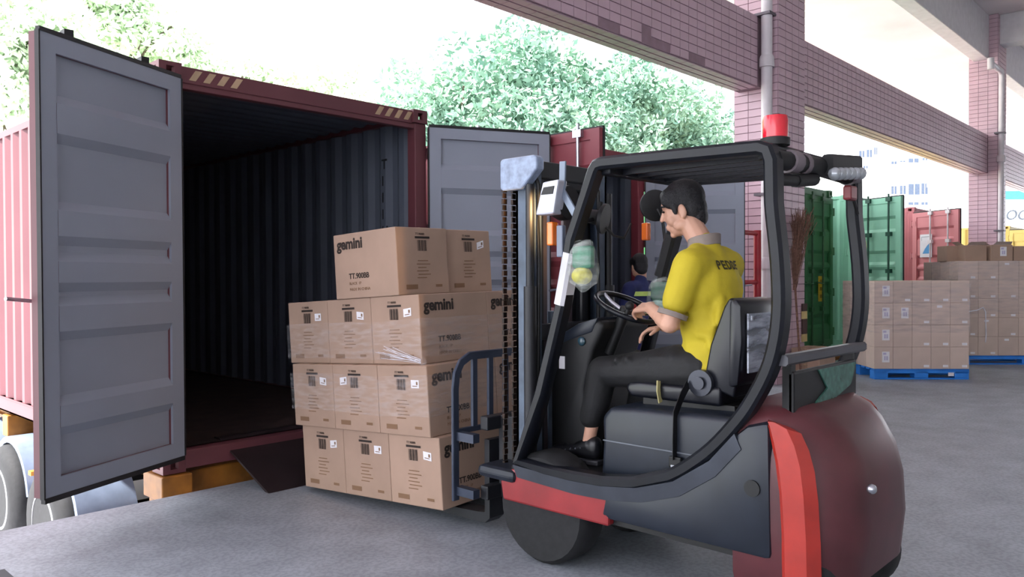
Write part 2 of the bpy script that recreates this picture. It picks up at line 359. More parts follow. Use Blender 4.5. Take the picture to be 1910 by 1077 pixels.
# stencilled number on the inner right wall, reading downwards, as far as it shows
wi = CW-.064
for k, ch in enumerate(['T', 'I', 'I', 'I', 'U', ' ', '4', '5', '9', '7', '1', '3']):
    if ch != ' ': text('stencil', C1, ch, .13, m_cline, (wi, .60, 2.42-k*.16), (0, -1, 0), (0, 0, 1), bold=.003)
for zf in (.93,):
    for xx in (.3, .9):
        D, T = D1[0]; p = T(xx, -.02, 2.62); MB().box(p-Vector((.02, .03, 0)), p+Vector((.03, .04, .05))).build('cam_keeper', m_blk, D)
C2, mo2, HD2, D2 = container(5.98, 5.6, 'open red shipping container seen through the forklift cab', '843a43', (92, 122))
CG, mog, _, DG = container(11.87, 5.55, 'closed dark green shipping container behind the curved rear leg', '2f6b3d', (0, 0), bars=mat('bar_green', '24552f', .5))
CL, mol, _, DL = container(15.15, 5.55, 'pale green shipping container with an open door and locking bars', '96d3b6', (115, 262), bars=mat('bar_darkgreen', '1f5040', .5))
CR, mor, _, DR = container(18.95, 5.55, 'salmon red shipping container with a blue and white emblem on its door', 'cf7f83', (118, 262), bars=mat('bar_white', 'd9d3d4', .5))
CY, moy, _, DY_ = container(28.3, 5.55, 'yellow shipping container at the far right behind the pillar', 'dfca72', (100, None))
# yellow notice on the dark green door, emblem on the salmon door, pale round mark on the pale green one
D, T = DG[1]; q = [T(x, -.034, z) for x, z in ((.62, .78), (.36, .78), (.36, 1.22), (.62, 1.22))]
MB().add(q, [(0, 1, 2, 3)]).build('notice', mat('notice_yellow', 'c8a81e', .6), D)
for k in range(3):
    a = 1.1-.13*k; MB().add([T(x, -.037, z) for x, z in ((.56, a), (.42, a), (.42, a+.06), (.56, a+.06))], [(0, 1, 2, 3)]).build('notice_mark', mat('notice_dark', '8a6d12', .7), D)
D, T = DR[0]; MB().add([T(x, -.036, z) for x, z in ((.20, 1.62), (.52, 1.62), (.52, 2.12), (.20, 2.12))], [(0, 1, 2, 3)]).build('emblem_panel', m_white, D)
MB().add([T(x, -.039, z) for x, z in ((.27, 1.70), (.47, 1.70), (.49, 1.95), (.40, 1.88), (.33, 1.80))], [(0, 1, 2, 3, 4)]).build('emblem', mat('emblem_blue', '4f9ad0', .6), D)
MB().add([T(x, -.039, z) for x, z in ((.24, 1.98), (.25, 1.98), (.25, 2.06), (.46, 2.06), (.46, 2.07), (.24, 2.07))], [(0, 1, 2, 3, 4, 5)]).build('emblem_frame', mat('emblem_grey', '8b8f96', .6), D)
D, T = DL[0]; MB().add([T(.3+.14*math.cos(a), -.036, 1.75+.2*math.sin(a)) for a in [2*PI*i/20 for i in range(20)]], [tuple(range(20))]).build('round_mark', mat('mark_cream', 'd6d9a4', .6), D)
# ------------------------------------------------------------------ trailer chassis under the first container
TX = 2.353+CW/2
t = thing('trailer_chassis', (TX, 9.0, YZ), 'yellow container trailer chassis under the open red container', 'trailer')
m_rim = mat('steel_rim', '9b9da3', .4, .7); m_fender = mat('grey_fender', '7d8aa0', .35)
for sx in (-1, 1):
    x = TX+sx*.5; MB().box((x-.07, 5.75, -.32), (x+.07, 17.6, -.28)).box((x-.012, 5.75, -.28), (x+.012, 17.6, .06)).box((x-.07, 5.75, .06), (x+.07, 17.6, .11)).build('main_rail', m_yellow, t)
for y in (5.75, 7.6, 9.4, 11.5, 14, 17.3): MB().box((TX-1.2, y-.09, -.12), (TX+1.2, y+.09, .10)).build('cross_member', m_yellow, t, bevel=.01)
for sx in (-1, 1):
    x = TX+sx*1.13; MB().box((x-.11, 5.52, -.06), (x+.11, 5.84, .115)).build('twist_lock_bolster', m_yellow, t, bevel=.01)
MB().box((TX-1.15, 5.56, -.55), (TX+1.15, 5.66, -.42)).build('rear_bumper', m_yellow, t, bevel=.01)
for sx in (-1, 1):
    for k in range(3): MB().box((TX+sx*(.72+.15*k)-.06, 5.62, -.30), (TX+sx*(.72+.15*k)+.06, 5.7, -.18)).build('tail_lamp', mat('lamp_red', 'b23a3a', .3), t, bevel=.01)
for y in (7.75, 9.1, 10.45):
    ax = MB().cyl((TX-1.1, y, -.68), (TX+1.1, y, -.68), .07).build('axle', m_blk, t, smooth=True)
    for sx in (-1, 1):
        for k, xo in enumerate((1.2, .86)):
            xc = TX+sx*xo; o = (xc-.14*sx, y, -.68)
            wh = MB().lathe([(.30, 0), (.42, -.01), (.495, .03), (.52, .08), (.52, .2), (.495, .25), (.42, .29), (.30, .28)], o, (sx, 0, 0), 36).build('tyre', m_rubber, t, smooth=True)
            MB().lathe([(.31, .0), (.31, .28), (.28, .285), (.27, .2), (.22, .15), (.12, .13), (.11, .21), (.02, .22)], o, (sx, 0, 0), 28).build('rim', m_rim, wh, smooth=True)
        f_ = MB(); rr = [.60, .575]
        rings = [[Vector((TX+sx*xx, y+R*math.cos(a), -.68+R*math.sin(a))) for xx, R in ((1.24, .6), (1.24, .54), (1.225, .54), (1.225, .585), (.75, .585), (.75, .6))] for a in [math.radians(d_) for d_ in range(10, 171, 10)]]
        f_.loft(rings).build('fender', m_fender, t, smooth=True)
        if sx < 0 and y == 9.1: MB().box((TX-1.24, y-.68, -.36), (TX-1.1, y-.6, -.32)).build('side_marker', mat('marker_orange', 'd38a2a', .4), t)
for cx_, wh in ((5.98, 'the open red container seen through the forklift cab'), (11.87, 'the dark green container'), (15.15, 'the pale green container'), (18.95, 'the salmon red container'), (28.3, 'the yellow container')):
    c_ = copytree(t); c_.location = (cx_+CW/2, 9.0, YZ); c_['label'] = 'container trailer chassis under '+wh
# steel plate bridging dock and container
o = MB().prism([(5.0, .002), (5.03, .014), (5.72, .29), (5.80, .29), (5.80, .278), (5.72, .278), (5.05, .002)], 'x', 2.85, 4.35).build('dock_plate', mat('plate_steel', '3a3032', .5, .6, scale=4), org=(0, 0, 0))
tag(o, 'dark steel bridge plate from dock floor up into the red container', 'plate')
# ================================================================== LOAD OF CARTONS ON THE FORKS
def rmat(tx, ty, tz): return Matrix.Rotation(tz, 4, 'Z') @ Matrix.Rotation(tx, 4, 'X') @ Matrix.Rotation(ty, 4, 'Y')
LG, LB, LH = .624, .454, .4325
LM = rmat(math.radians(-3.31), math.radians(-.8), math.radians(3.34)); LM.translation = (3.12, 3.57, .108)
def carton_mesh(gx, gy, h, M_, nm='carton_body'):
    return MB().box((.001, .001, 0), (gx-.001, gy-.001, h-.0012)).mesh(nm, M_, bevel=.006, org=(0, 0, 0))
me_n = carton_mesh(LG, LB, LH, m_kraft); me_r = carton_mesh(LB, LG, LH, m_kraft)
def flat(name, rects, M_, parent, f):
    # rects in face coordinates (u,v), f maps (u,v,lift)->point
    k = MB()
    for u0, v0, u1, v1 in rects: k.add([f(u0, v0), f(u1, v0), f(u1, v1), f(u0, v1)], [(0, 1, 2, 3)])
    return k.build(name, M_, parent, org=(0, 0, 0))
BAR = [(.0+.0065*i, 0, .0+.0065*i+(.004 if (i*7) % 3 else .0022), .07) for i in range(10)]
def print_gemini(o, fo, ex, w):
    # big logo face: fo face origin (lower left), ex = text direction
    n = Vector(ex).cross(Vector((0, 0, 1))); P = lambda u, v: Vector(fo)+Vector(ex)*u+Vector((0, 0, v))+n*.0012
    text('logo', o, 'gemini', .1, m_print, P(.04, .33), ex, (0, 0, 1), bold=.0035)
    text('model_print', o, 'TT.900BB', .05, m_print, P(.15, .13), ex, (0, 0, 1), bold=.001)
    text('origin_print', o, 'BLACK  1P', .026, m_print2, P(.15, .09), ex, (0, 0, 1)); text('origin_print', o, 'MADE IN CHINA', .028, m_print2, P(.15, .05), ex, (0, 0, 1))
def print_barcode(o, fo, ex, w, sticker=1, tilt=0):
    n = Vector(ex).cross(Vector((0, 0, 1))); P = lambda u, v, k=.0012: Vector(fo)+Vector(ex)*u+Vector((0, 0, v))+n*k
    c = w/2
    text('model_print', o, 'TT.900BB', .02, m_print, P(c-.06, .383), ex, (0, 0, 1))
    flat('title_bar', [(c-.065, .36, c+.065, .374)], m_print, o, P)
    flat('barcode', [(c-.045+a*1.3, .28+b, c-.045+d_*1.3, .28+e) for a, b, d_, e in BAR], m_print, o, P)
    flat('fine_print', [(c-.06+.01*(i % 2), .06+.022*i, c+.06-.018*(i % 3), .066+.022*i) for i in range(2, 8)], m_print2, o, P)['kind'] = 'stuff'
    [flat('fine_print', [q], m_print2, o, P) for q in ((c-.16, .035, c-.06, .065), (c+.1, .045, c+.16, .062))]
    if sticker:
        s0 = c+(.085 if sticker > 0 else -.15); k = flat('sticker', [(s0, .295, s0+.07, .345)], m_white, o, lambda u, v: P(u, v+(u-s0)*tilt, .0016))
        flat('sticker_print', [(s0+.012, .305, s0+.055, .31), (s0+.045, .315, s0+.06, .335)], m_print2, k, lambda u, v: P(u, v+(u-s0)*tilt, .0022))
OFF = [(.018, -.054), (0, 0), (.052, .089), (.041, .253)]
row = ('bottom', 'second', 'third', 'top')
def lcarton(k, x, y, rot, label, stick=1, tilt=0, logo=True, bar=True):
    o = thing('carton', (0, 0, 0), label, 'carton', 'turntable cartons on the forklift'); o.matrix_world = LM @ Matrix.Translation((x+OFF[k][0], y+OFF[k][1], k*LH))
    link('carton_body', me_r if rot else me_n, o)
    w, l = (LB, LG) if rot else (LG, LB)
    b = o.children[0]
    tp = m_tape
    MB().box((w/2-.024, -.0008, LH-.0008), (w/2+.024, l+.0008, LH-.0002)).build('tape', tp, o, org=(0, 0, 0)) if rot else MB().box((-.0008, l/2-.024, LH-.0008), (w+.0008, l/2+.024, LH-.0002)).build('tape', tp, o, org=(0, 0, 0))
    # -X face reads along -Y ; -Y face reads along +X
    if rot:
        if logo: print_gemini(o, (0, l, 0), (0, -1, 0), l)
        if bar: print_barcode(o, (0, 0, 0), (1, 0, 0), w, stick, tilt)
    else:
        if bar: print_barcode(o, (0, l, 0), (0, -1, 0), l, stick, tilt)
        if logo: print_gemini(o, (0, 0, 0), (1, 0, 0), w)
    return o
m_tape = film('clear_tape', 'b99b7c', .5, .3)
posn = ('nearest the forklift mast', 'in the middle of the row', 'farthest into the container mouth')
for k in range(3):
    for j in range(3):
        for i in range(2):
            vis = i == 0
            if i == 1 and j > 0 and k < 2: continue
            lab = ('printed brown carton in the %s layer of the load, %s' % (row[k], posn[j])) if i == 0 else ('brown carton in the %s layer, inner column, %s' % (row[k], posn[j]))
            lcarton(k, i*LG, j*LB, False, lab, stick=(-1 if (k, j) in ((1, 1),) else 1), tilt=.1*((j+k) % 3-1), logo=(j == 0), bar=vis)
lcarton(3, 0, 0, True, 'bright gemini carton on top of the load, logo face to the left', stick=0)
lcarton(3, LB+.012, .03, True, 'brown carton on top of the load beside the one with the bright logo', stick=1, tilt=.25, logo=False)
# stretch film
o = thing('stretch_film', (0, 0, 0), 'clear wrinkled stretch film around the middle of the carton load', 'film'); o.matrix_world = LM.copy()
m_film = film('stretch_film', 'e8e6ea', .10, .12, 9)
def filmband(z0, z1, dx0, dy0, dx1, dy1):
    k = MB(); rings = []
    for z, dx, dy in ((z0, dx0, dy0), ((z0+z1)/2, (dx0+dx1)/2, (dy0+dy1)/2), (z1, dx1, dy1)):
        e = .012; rings.append([Vector((dx-e, dy+3*LB+e, z)), Vector((dx-e, dy+2*LB, z+.006)), Vector((dx-e-.004, dy+LB, z-.006)), Vector((dx-e, dy-e, z+.01)), Vector((dx+LG, dy-e-.003, z)), Vector((dx+2*LG+e, dy-e, z))])
    return k.loft(rings, cap=False, close=False)
filmband(.55, .80, 0, 0, 0, 0).build('film_band', m_film, o, org=(0, 0, 0), smooth=True)
filmband(.90, 1.14, .052, .089, .052, .089).build('film_band', m_film, o, org=(0, 0, 0), smooth=True)
fk = MB(); rr_ = random.Random(3)
for i in range(12):
    z0 = .875+rr_.uniform(0, .03); y1 = .15+rr_.uniform(.05, .35); z1 = z0+rr_.uniform(.0, .13)*(y1-.05)*2.2; xf = .052-.0155
    fk.tube([(xf, .085, z0), (xf, (.085+y1)/2, z0+(z1-z0)*.4+.004), (xf, y1, z1)], .0013, n=4)
fk.build('film_crease', mat('film_crease', 'dcdce4', .2), o, org=(0, 0, 0))
MB().ball((.03, .06, .885), (.02, .03, .03), nu=7, nv=5).build('film_knot', m_film, o, org=(0, 0, 0), smooth=True)
# ================================================================== FORKLIFT
V3 = Vector
XN, XF = 3.08, 4.03; XC = (XN+XF)/2
FK = thing('forklift', (XC, 2.0, 0), 'dark red counterbalance forklift with black overhead guard carrying the cartons', 'forklift')
m_body = mat('forklift_panel', '1d232e', .38, var=.12, scale=7, spec=.4); m_cw = mat('counterweight_red', '52262b', .42, var=.2, scale=4, coat=.05)
m_red = mat('bright_red_panel', 'a52c22', .35, coat=.3); m_mast = mat('mast_blue_grey', '4d5a6b', .45, .2, var=.2, scale=9); m_mastd = mat('mast_dark', '1a1c22', .5)
m_rust = mat('greasy_chain', '2e1d13', .5, .4, var=.4, scale=30, c2='100b08'); m_seat = mat('black_vinyl', '10121a', .3, var=.15, scale=8, spec=.4)
m_silver = mat('silver_paint', 'c9cbd6', .3, .3); m_or = mat('orange_lens', 'ff7a20', .25, coat=.5); m_glassg = mat('green_plate', '3d6b5e', .25, var=.3, scale=30)
m_skirt = mat('skirt_red', '8e2529', .35, coat=.2)
def side_frame(x, nm):
    P = lambda y, z: (x, y, z)
    pts = [P(2.84, .53), P(2.70, .90), P(2.56, 1.36), P(2.495, 1.69), P(2.355, 2.015), P(2.335, 2.04), P(2.30, 2.048), P(1.9, 2.04), P(1.50, 2.03), P(1.462, 2.015), P(1.448, 1.97), P(1.445, 1.80), P(1.42, 1.56), P(1.415, 1.34), P(1.45, 1.15), P(1.53, .985), P(1.62, .86), P(1.75, .725), P(1.93, .60), P(2.12, .535), P(2.3, .508), P(2.5, .503), P(2.66, .505)]
    ct = [V3(p) for p in pts[10:20]]; sm = []
    for i in range(1, len(ct)-2):
        for k in range(4):
            u_ = k/4; a, b, c, d = ct[i-1:i+3]; sm.append(.5*(2*b+(c-a)*u_+(2*a-5*b+4*c-d)*u_**2+(3*b-a-3*c+d)*u_**3))
    pts = pts[:11]+[tuple(p) for p in sm]+pts[18:]
    return MB().tube(pts, .06, .085, up=(1, 0, 0), closed=True)
GU = side_frame(XN+.03, '').build('overhead_guard_frame', m_steel_blk, FK, smooth=True)
side_frame(XF-.03, '').build('overhead_guard_frame', m_steel_blk, FK, smooth=True)
for y, z in ((2.31, 2.03), (1.49, 2.02)): MB().box((XN+.04, y-.035, z-.035), (XF-.04, y+.035, z+.03)).build('roof_cross_tube', m_steel_blk, FK, bevel=.012)
for i in range(6):
    x = XN+.155+i*.128; MB().prism([(1.5, 2.0), (2.3, 2.0), (2.3, 2.045), (1.5, 2.04)], 'x', x-.012, x+.012).build('roof_bar', m_steel_blk, FK)
# rear cross tube wrapped with tape + rear work lamp
MB().tube([(XN+.05, 1.46, 1.985), (XC, 1.44, 1.99), (XF-.05, 1.46, 1.985)], .042, n=12).build('rear_cross_tube', m_blk, FK, smooth=True)
for x, w in ((XN+.17, .075), (XN+.30, .03), (XF-.10, .06)):
    MB().cyl((x, 1.452, 1.986), (x+w, 1.45, 1.988), .05, 12).build('tape_wrap', mat('grey_tape', '756a70', .5), FK, smooth=True)
MB().cyl((XN+.06, 1.455, 1.9), (XN+.24, 1.45, 1.91), .026, 10).cyl((XN+.24, 1.45, 1.91), (XN+.42, 1.44, 1.93), .03, 10).build('cable_loom', m_blk, FK, smooth=True)
lamp = MB().tube([(XF-.48, 1.40, 2.0), (XF-.12, 1.40, 2.03)], .05, .085, up=(0, 0, 1)).build('rear_work_lamp', m_blk, FK, smooth=True)
ln = MB()
for i in range(6): ln.ball((XF-.46+i*.062, 1.375, 1.955+i*.006), (.036, .03, .03), nu=8, nv=6)
ln.build('lamp_lens', mat('ribbed_lens', 'aeb3b8', .12, .3, coat=.6), lamp, smooth=True)
MB().tube([(XF-.12, 1.42, 2.02), (XF-.07, 1.43, 1.96), (XF-.1, 1.42, 1.86), (XF-.06, 1.42, 1.8)], .009, n=6).build('cable', m_blk, FK)
MB().box((XF-.2, 1.40, 1.86), (XF-.11, 1.44, 1.93)).build('tail_indicator', mat('dull_red_lens', '7c2f33', .35), FK, bevel=.01)
# beacon
bb = MB().lathe([(.06, 0), (.062, .03), (.05, .035)], (XN+.16, 1.50, 2.055), n=24).build('beacon_base', m_blk, FK, smooth=True)
MB().lathe([(.052, 0), (.054, .07), (.05, .092), (.02, .098), (.001, .098)], (XN+.16, 1.50, 2.088), n=24).build('beacon', mat('beacon_red', 'f01a35', .15, trans=.25, coat=.5), FK, smooth=True)
# sill strip, floor plate, step
sp = [(1.60, .825), (1.72, .69), (1.9, .57), (2.1, .505), (2.3, .478), (2.5, .472), (2.88, .49)]
MB().loft([[Vector((x, y+dy, z+dz)) for x, dy, dz in ((XN-.012, -.03, -.05), (XN-.012, .0, .012), (XN+.02, .004, .016), (XN+.02, -.03, -.05))] for y, z in sp]).build('sill_edge', mat('worn_sill', '3b3f48', .3, .5), FK)
MB().prism([(1.6, .495), (2.86, .495), (2.86, .30), (1.6, .30)], 'x', XN+.04, XF-.04).build('floor_plate', m_blk, FK)
MB().prism([(2.26, .49), (2.9, .475), (2.98, .40), (2.96, .30), (2.26, .30)], 'x', XN-.005, XN+.05).build('side_skirt', m_skirt, FK, bevel=.012)
MB().prism([(2.26, .49), (2.9, .475), (2.98, .40), (2.96, .30), (2.26, .30)], 'x', XF-.05, XF+.005).build('side_skirt', m_skirt, FK, bevel=.012)
MB().box((XN-.03, 2.86, .40), (XN+.2, 3.14, .47)).build('front_fender', m_body, FK, bevel=.03)
MB().box((XF-.2, 2.86, .40), (XF+.03, 3.14, .47)).build('front_fender', m_body, FK, bevel=.03)
# hood
hood = [(1.50, .46), (2.40, .46), (2.385, .68), (2.39, .80), (2.345, .852), (2.2, .862), (1.50, .885)]
HO = MB().prism(hood, 'x', XN+.115, XF-.115).build('hood', m_body, FK, bevel=.03, seg=3, smooth=True)
MB().box((XN+.111, 1.6, .682), (XN+.118, 2.375, .688)).build('hood_seam', mat('seam_grey', '5d636c', .5), HO)
MB().prism([(1.44, .33), (2.32, .33), (2.28, .50), (2.05, .53), (1.9, .575), (1.76, .67), (1.64, .80), (1.55, .875), (1.45, .905)], 'x', XN-.008, XN+.2).build('side_fender', m_body, FK, bevel=.03, smooth=True)
MB().prism([(1.44, .33), (2.32, .33), (2.28, .50), (2.05, .53), (1.9, .575), (1.76, .67), (1.64, .80), (1.55, .875), (1.45, .905)], 'x', XF-.2, XF+.008).build('side_fender', m_body, FK, bevel=.03, smooth=True)
MB().cyl((XN-.016, 1.52, .62), (XN+.0, 1.52, .62), .035, 16).build('filler_cap', m_blk, FK, smooth=True)
# counterweight lofted from rounded plan outlines
def plan(y0, y1, hw, rr, z):
    pts = []; n = 7
    for cx, cy, a0 in ((XC-hw+rr, y0+rr, 180), (XC+hw-rr, y0+rr, 270)):
        for i in range(n): a = math.radians(a0+90*i/(n-1)); pts.append(Vector((cx+rr*math.cos(a), cy+rr*math.sin(a), z)))
    pts += [Vector((XC+hw, y1, z)), Vector((XC-hw, y1, z))]; return pts
MB().loft([plan(1.25, 1.62, .43, .2, .17), plan(1.17, 1.62, .46, .24, .24), plan(1.14, 1.62, .468, .28, .45), plan(1.15, 1.62, .468, .28, .62), plan(1.18, 1.62, .462, .28, .75), plan(1.235, 1.62, .45, .27, .85), plan(1.29, 1.62, .43, .24, .905), plan(1.38, 1.62, .40, .17, .945), plan(1.44, 1.62, .37, .12, .955)]).build('counterweight', m_cw, FK, smooth=True)
# bright red side stripe
st = [(1.43, .905, .09), (1.40, .885, .13), (1.375, .82, .145), (1.355, .74, .15), (1.34, .62, .15), (1.33, .45, .15), (1.325, .25, .15)]
for xx, s_ in ((XN+.012, -1), (XF-.012, 1)):
    MB().loft([[Vector((xx+s_*.0+(.0 if i else .03)*-s_, y+w/2, z)), Vector((xx+s_*.018, y+w/2-.02, z)), Vector((xx+s_*.018, y-w/2+.04, z)), Vector((xx-s_*.03, y-w/2, z-.02))] for i, (y, z, w) in enumerate(st)]).build('red_stripe_panel', m_red, FK, smooth=True)
MB().ball((XC-.32, 1.1, .66), (.02, .02, .02)).build('tow_knob', m_chrome, FK, smooth=True)
# rear bar, plate and uprights
MB().tube([(XN+.03, 1.41, 1.155), (XF-.03, 1.41, 1.155)], .05, .045).build('rear_cross_bar', mat('grey_bar', '4a4a50', .45, .3), FK)
MB().box((XN+.12, 1.40, .92), (XF-.12, 1.43, 1.10)).build('rear_panel', m_blk, FK, bevel=.01)
MB().prism([(XN+.36, 1.09), (XN+.80, 1.09), (XN+.74, .99), (XN+.52, .94), (XN+.28, .93), (XN+.46, 1.0)], 'y', 1.392, 1.399).build('green_plate', m_glassg, FK)
for x in (XN+.12, XF-.16): MB().box((x, 1.41, .92), (x+.04, 1.45, 1.15)).build('panel_bracket', m_blk, FK)
# wheels
def wheel(x0, x1, y, r_, nm):
    s_ = 1 if x1 > x0 else -1; w = abs(x1-x0); k = MB().lathe([(r_*.58, 0), (r_*.92, .0), (r_, w*.15), (r_, w*.85), (r_*.92, w), (r_*.58, w)], (x0, y, r_), (s_, 0, 0), 32).build(nm, m_rubber, FK, smooth=True)
    MB().lathe([(r_*.6, .0), (r_*.6, w*.98), (r_*.5, w*.95), (r_*.4, w*.75), (r_*.15, w*.7), (r_*.12, w*.9), (.005, w*.9)], (x0, y, r_), (s_, 0, 0), 24).build('wheel_rim', m_cw, k, smooth=True)
for a, b in ((XN+.22, XN+.02), (XF-.22, XF-.02)): wheel(a, b, 2.72, .29, 'drive_wheel')
for a, b in ((XN+.24, XN+.06), (XF-.24, XF-.06)): wheel(a, b, 1.42, .215, 'steer_wheel')
# seat
cush = [(1.80, .895), (2.30, .895), (2.335, .93), (2.32, .965), (2.25, .975), (2.0, .975), (1.80, .99)]
MB().prism(cush, 'x', XN+.24, XF-.24).build('seat_cushion', m_seat, FK, bevel=.025, seg=3, smooth=True)
MB().box((XN+.28, 1.75, .86), (XF-.28, 2.25, .9)).build('seat_base', m_blk, FK)
bk = [(1.86, .98), (1.885, 1.06), (1.86, 1.18), (1.79, 1.36), (1.765, 1.40), (1.74, 1.40), (1.72, 1.36), (1.72, 1.2), (1.72, 1.04), (1.74, .94)]
SB = MB().prism(bk, 'x', XN+.25, XF-.34).build('seat_back', m_seat, FK, bevel=.03, seg=3, smooth=True)
sh = [(1.76, .99), (1.71, 1.0), (1.69, 1.2), (1.695, 1.365), (1.72, 1.4), (1.755, 1.39)]
MB().prism(sh, 'x', XN+.23, XF-.32).build('seat_shell', m_seat, FK, bevel=.02, smooth=True)
MB().box((XN+.27, 1.676, 1.06), (XF-.36, 1.684, 1.33), ).build('document_pocket', film('pocket_film', 'aab0bd', .75, .12, 5), SB)
for k in range(2): MB().box((XN+.29+.2*k, 1.670, 1.30), (XN+.305+.2*k, 1.677, 1.32)).build('pocket_stud', m_chrome, SB)
MB().cyl((XN+.225, 1.90, 1.0), (XN+.262, 1.90, 1.0), .062, 20).cyl((XN+.21, 1.9, 1.0), (XN+.23, 1.9, 1.0), .03, 14).build('recline_hinge', mat('hinge_grey', '33363f', .3, .4), FK, smooth=True)
MB().tube([(XN+.225, 1.96, .99), (XN+.16, 1.955, .94), (XN+.105, 1.955, .87), (XN+.1, 1.955, .75), (XN+.1, 1.955, .655)], .045, .004, up=(0, 1, 0)).build('seat_belt', m_blk, FK)
BK = MB().box((XN+.09, 1.92, .615), (XN+.108, 1.985, .668)).build('belt_buckle', m_blk, FK, bevel=.006)
MB().box((XN+.085, 1.935, .585), (XN+.1, 1.97, .63)).build('buckle_tongue', m_chrome, BK)
MB().tube([(XN+.235, 2.13, .99), (XN+.225, 2.125, .94), (XN+.235, 2.12, .885)], .03, .006, up=(0, 1, 0)).build('yellow_strap', mat('pale_strap', 'b9b07a', .6), FK)
# cowl, dash, steering
cw_ = [(2.62, .46), (2.90, .46), (2.9, .90), (2.885, .97), (2.82, 1.165), (2.70, 1.235), (2.56, 1.275), (2.52, 1.24), (2.60, 1.10), (2.66, .9)]
CO = MB().prism(cw_, 'x', XN+.32, XF-.18).build('front_cowl', m_blk, FK, bevel=.03, seg=3, smooth=True)
MB().box((XN+.316, 2.79, .99), (XN+.32, 2.83, 1.06)).build('cowl_label', m_white, CO)
MB().prism([(2.60, 1.2), (2.56, 1.285), (2.70, 1.245), (2.84, 1.17), (2.84, 1.12), (2.7, 1.17)], 'x', XN+.315, XF-.25).build('dash_top', m_body, FK, bevel=.012, smooth=True)
MB().ball((XN+.315, 2.67, 1.15), (.012, .025, .025)).build('ignition_switch', mat('switch_teal', '274450', .3, coat=.5), CO, smooth=True)
sc = Vector((XC-.02, 2.47, 1.335)); sn = Vector((0, -.42, .9)).normalized(); sa = Vector((1, 0, 0)); sb_ = sn.cross(sa)
SW = MB().tube([sc+(sa*math.cos(a)+sb_*math.sin(a))*.175 for a in [2*PI*i/32 for i in range(32)]], .0145, n=10, up=tuple(sn), closed=True).build('steering_wheel', m_seat, FK, smooth=True)
spk = MB()
for a in (90, 210, 330): a = math.radians(a); spk.tube([sc-sn*.03, sc-sn*.02+(sa*math.cos(a)+sb_*math.sin(a))*.1, sc+(sa*math.cos(a)+sb_*math.sin(a))*.17], .012, n=8)
spk.build('steering_spokes', m_chrome, SW, smooth=True); MB().cyl(sc-sn*.05, sc-sn*.005, .035, 16).build('horn_button', m_blk, SW, smooth=True)
MB().cyl(sc-sn*.28, sc-sn*.04, .03, 14).build('steering_column', m_blk, FK, smooth=True)
kn = sc+(sa*math.cos(math.radians(215))+sb_*math.sin(math.radians(215)))*.165
MB().cyl(kn, kn+sn*.05, .012).ball(kn+sn*.06, .024).build('spinner_knob', m_blk, SW, smooth=True)
for i in range(3):
    x = XC+.13+i*.06; MB().cyl((x, 2.62, 1.2), (x-.01, 2.53, 1.32), .007, 8).ball((x-.01, 2.525, 1.33), .02).build('control_lever', m_blk if i else mat('lever_red', 'a3262e', .4), FK, smooth=True)
# mast
def channel(x, y0, y1, z0, z1, s_, nm, M_):
    # C-shaped channel, web at x, flanges towards s_
    w = .075; th = .016
    return MB().box((x, y0, z0), (x+s_*th, y1, z1)).box((x, y0, z0), (x+s_*w, y0+th, z1)).box((x, y1-th, z0), (x+s_*w, y1, z1)).build(nm, M_, FK)
MX0, MX1 = XN+.13, XF-.15
channel(MX0, 2.86, 2.98, .08, 2.10, 1, 'outer_mast_channel', m_mast); channel(MX1, 2.86, 2.98, .08, 2.10, -1, 'outer_mast_channel', m_mast)
channel(MX0+.085, 2.92, 3.03, .10, 2.13, 1, 'inner_mast_channel', m_mastd); channel(MX1-.085, 2.92, 3.03, .10, 2.13, -1, 'inner_mast_channel', m_mastd)
for x in (MX0-.02, MX1+.02): MB().cyl((x, 2.86, .12), (x, 2.86, 1.45), .035, 14).cyl((x, 2.86, 1.45), (x, 2.86, 2.0), .022, 12).build('lift_cylinder', m_mastd, FK, smooth=True)
MB().cyl((XC, 3.02, .15), (XC, 3.02, 1.3), .045, 16).build('centre_cylinder', m_mast, FK, smooth=True)
for z in (.3, 1.15, 2.0): MB().box((MX0, 2.88, z), (MX1, 2.91, z+.09)).build('mast_cross_member', m_mastd, FK, bevel=.006)
for x in (MX0-.03, MX0+.045, MX1-.045):
    ch = MB(); y = 3.04
    for i in range(54):
        z = .32+i*.033; ch.box((x-.014, y-.008+.004*(i % 2), z), (x+.014, y+.008-.004*(i % 2), z+.028))
    ch.build('lift_chain', m_rust, FK)
HB = MB().prism([(3.05, 1.99), (3.05, 2.135), (3.035, 2.15), (2.80, 2.15), (2.78, 2.135), (2.78, 2.075), (2.89, 1.975), (3.035, 1.975)], 'x', MX0-.055, MX0+.01).build('mast_head_plate', mat('scuffed_pale_blue', '8d9bb4', .4, var=.2, scale=25), FK, bevel=.01)
MB().box((MX0, 2.87, 2.04), (MX1, 3.0, 2.14)).build('mast_head_beam', m_mastd, FK, bevel=.01)
for x in (MX0+.05, MX1-.05): MB().cyl((x-.03, 3.05, 2.08), (x+.03, 3.05, 2.08), .06, 20).build('chain_pulley', m_rust, FK, smooth=True)
MB().tube([(MX0+.03, 2.9, 2.12), (MX0+.03, 2.84, 2.0), (MX0+.03, 2.84, 1.6), (MX0+.04, 2.86, .9)], .012, n=8).build('hydraulic_hose', m_blk, FK, smooth=True)
MB().tube([(MX1-.12, 2.9, 2.1), (MX1-.12, 2.83, 2.0), (MX1-.12, 2.83, 1.4), (MX1-.10, 2.86, .6)], .012, n=8).build('hydraulic_hose', m_blk, FK, smooth=True)
for x0, x1 in ((XC-.2, XC-.06), (XC+.09, XC+.17)): MB().box((x0, 3.0, .25), (x1, 3.02, 2.05)).build('mast_guard_strip', mat('strip_grey', '5b5258', .5), FK)
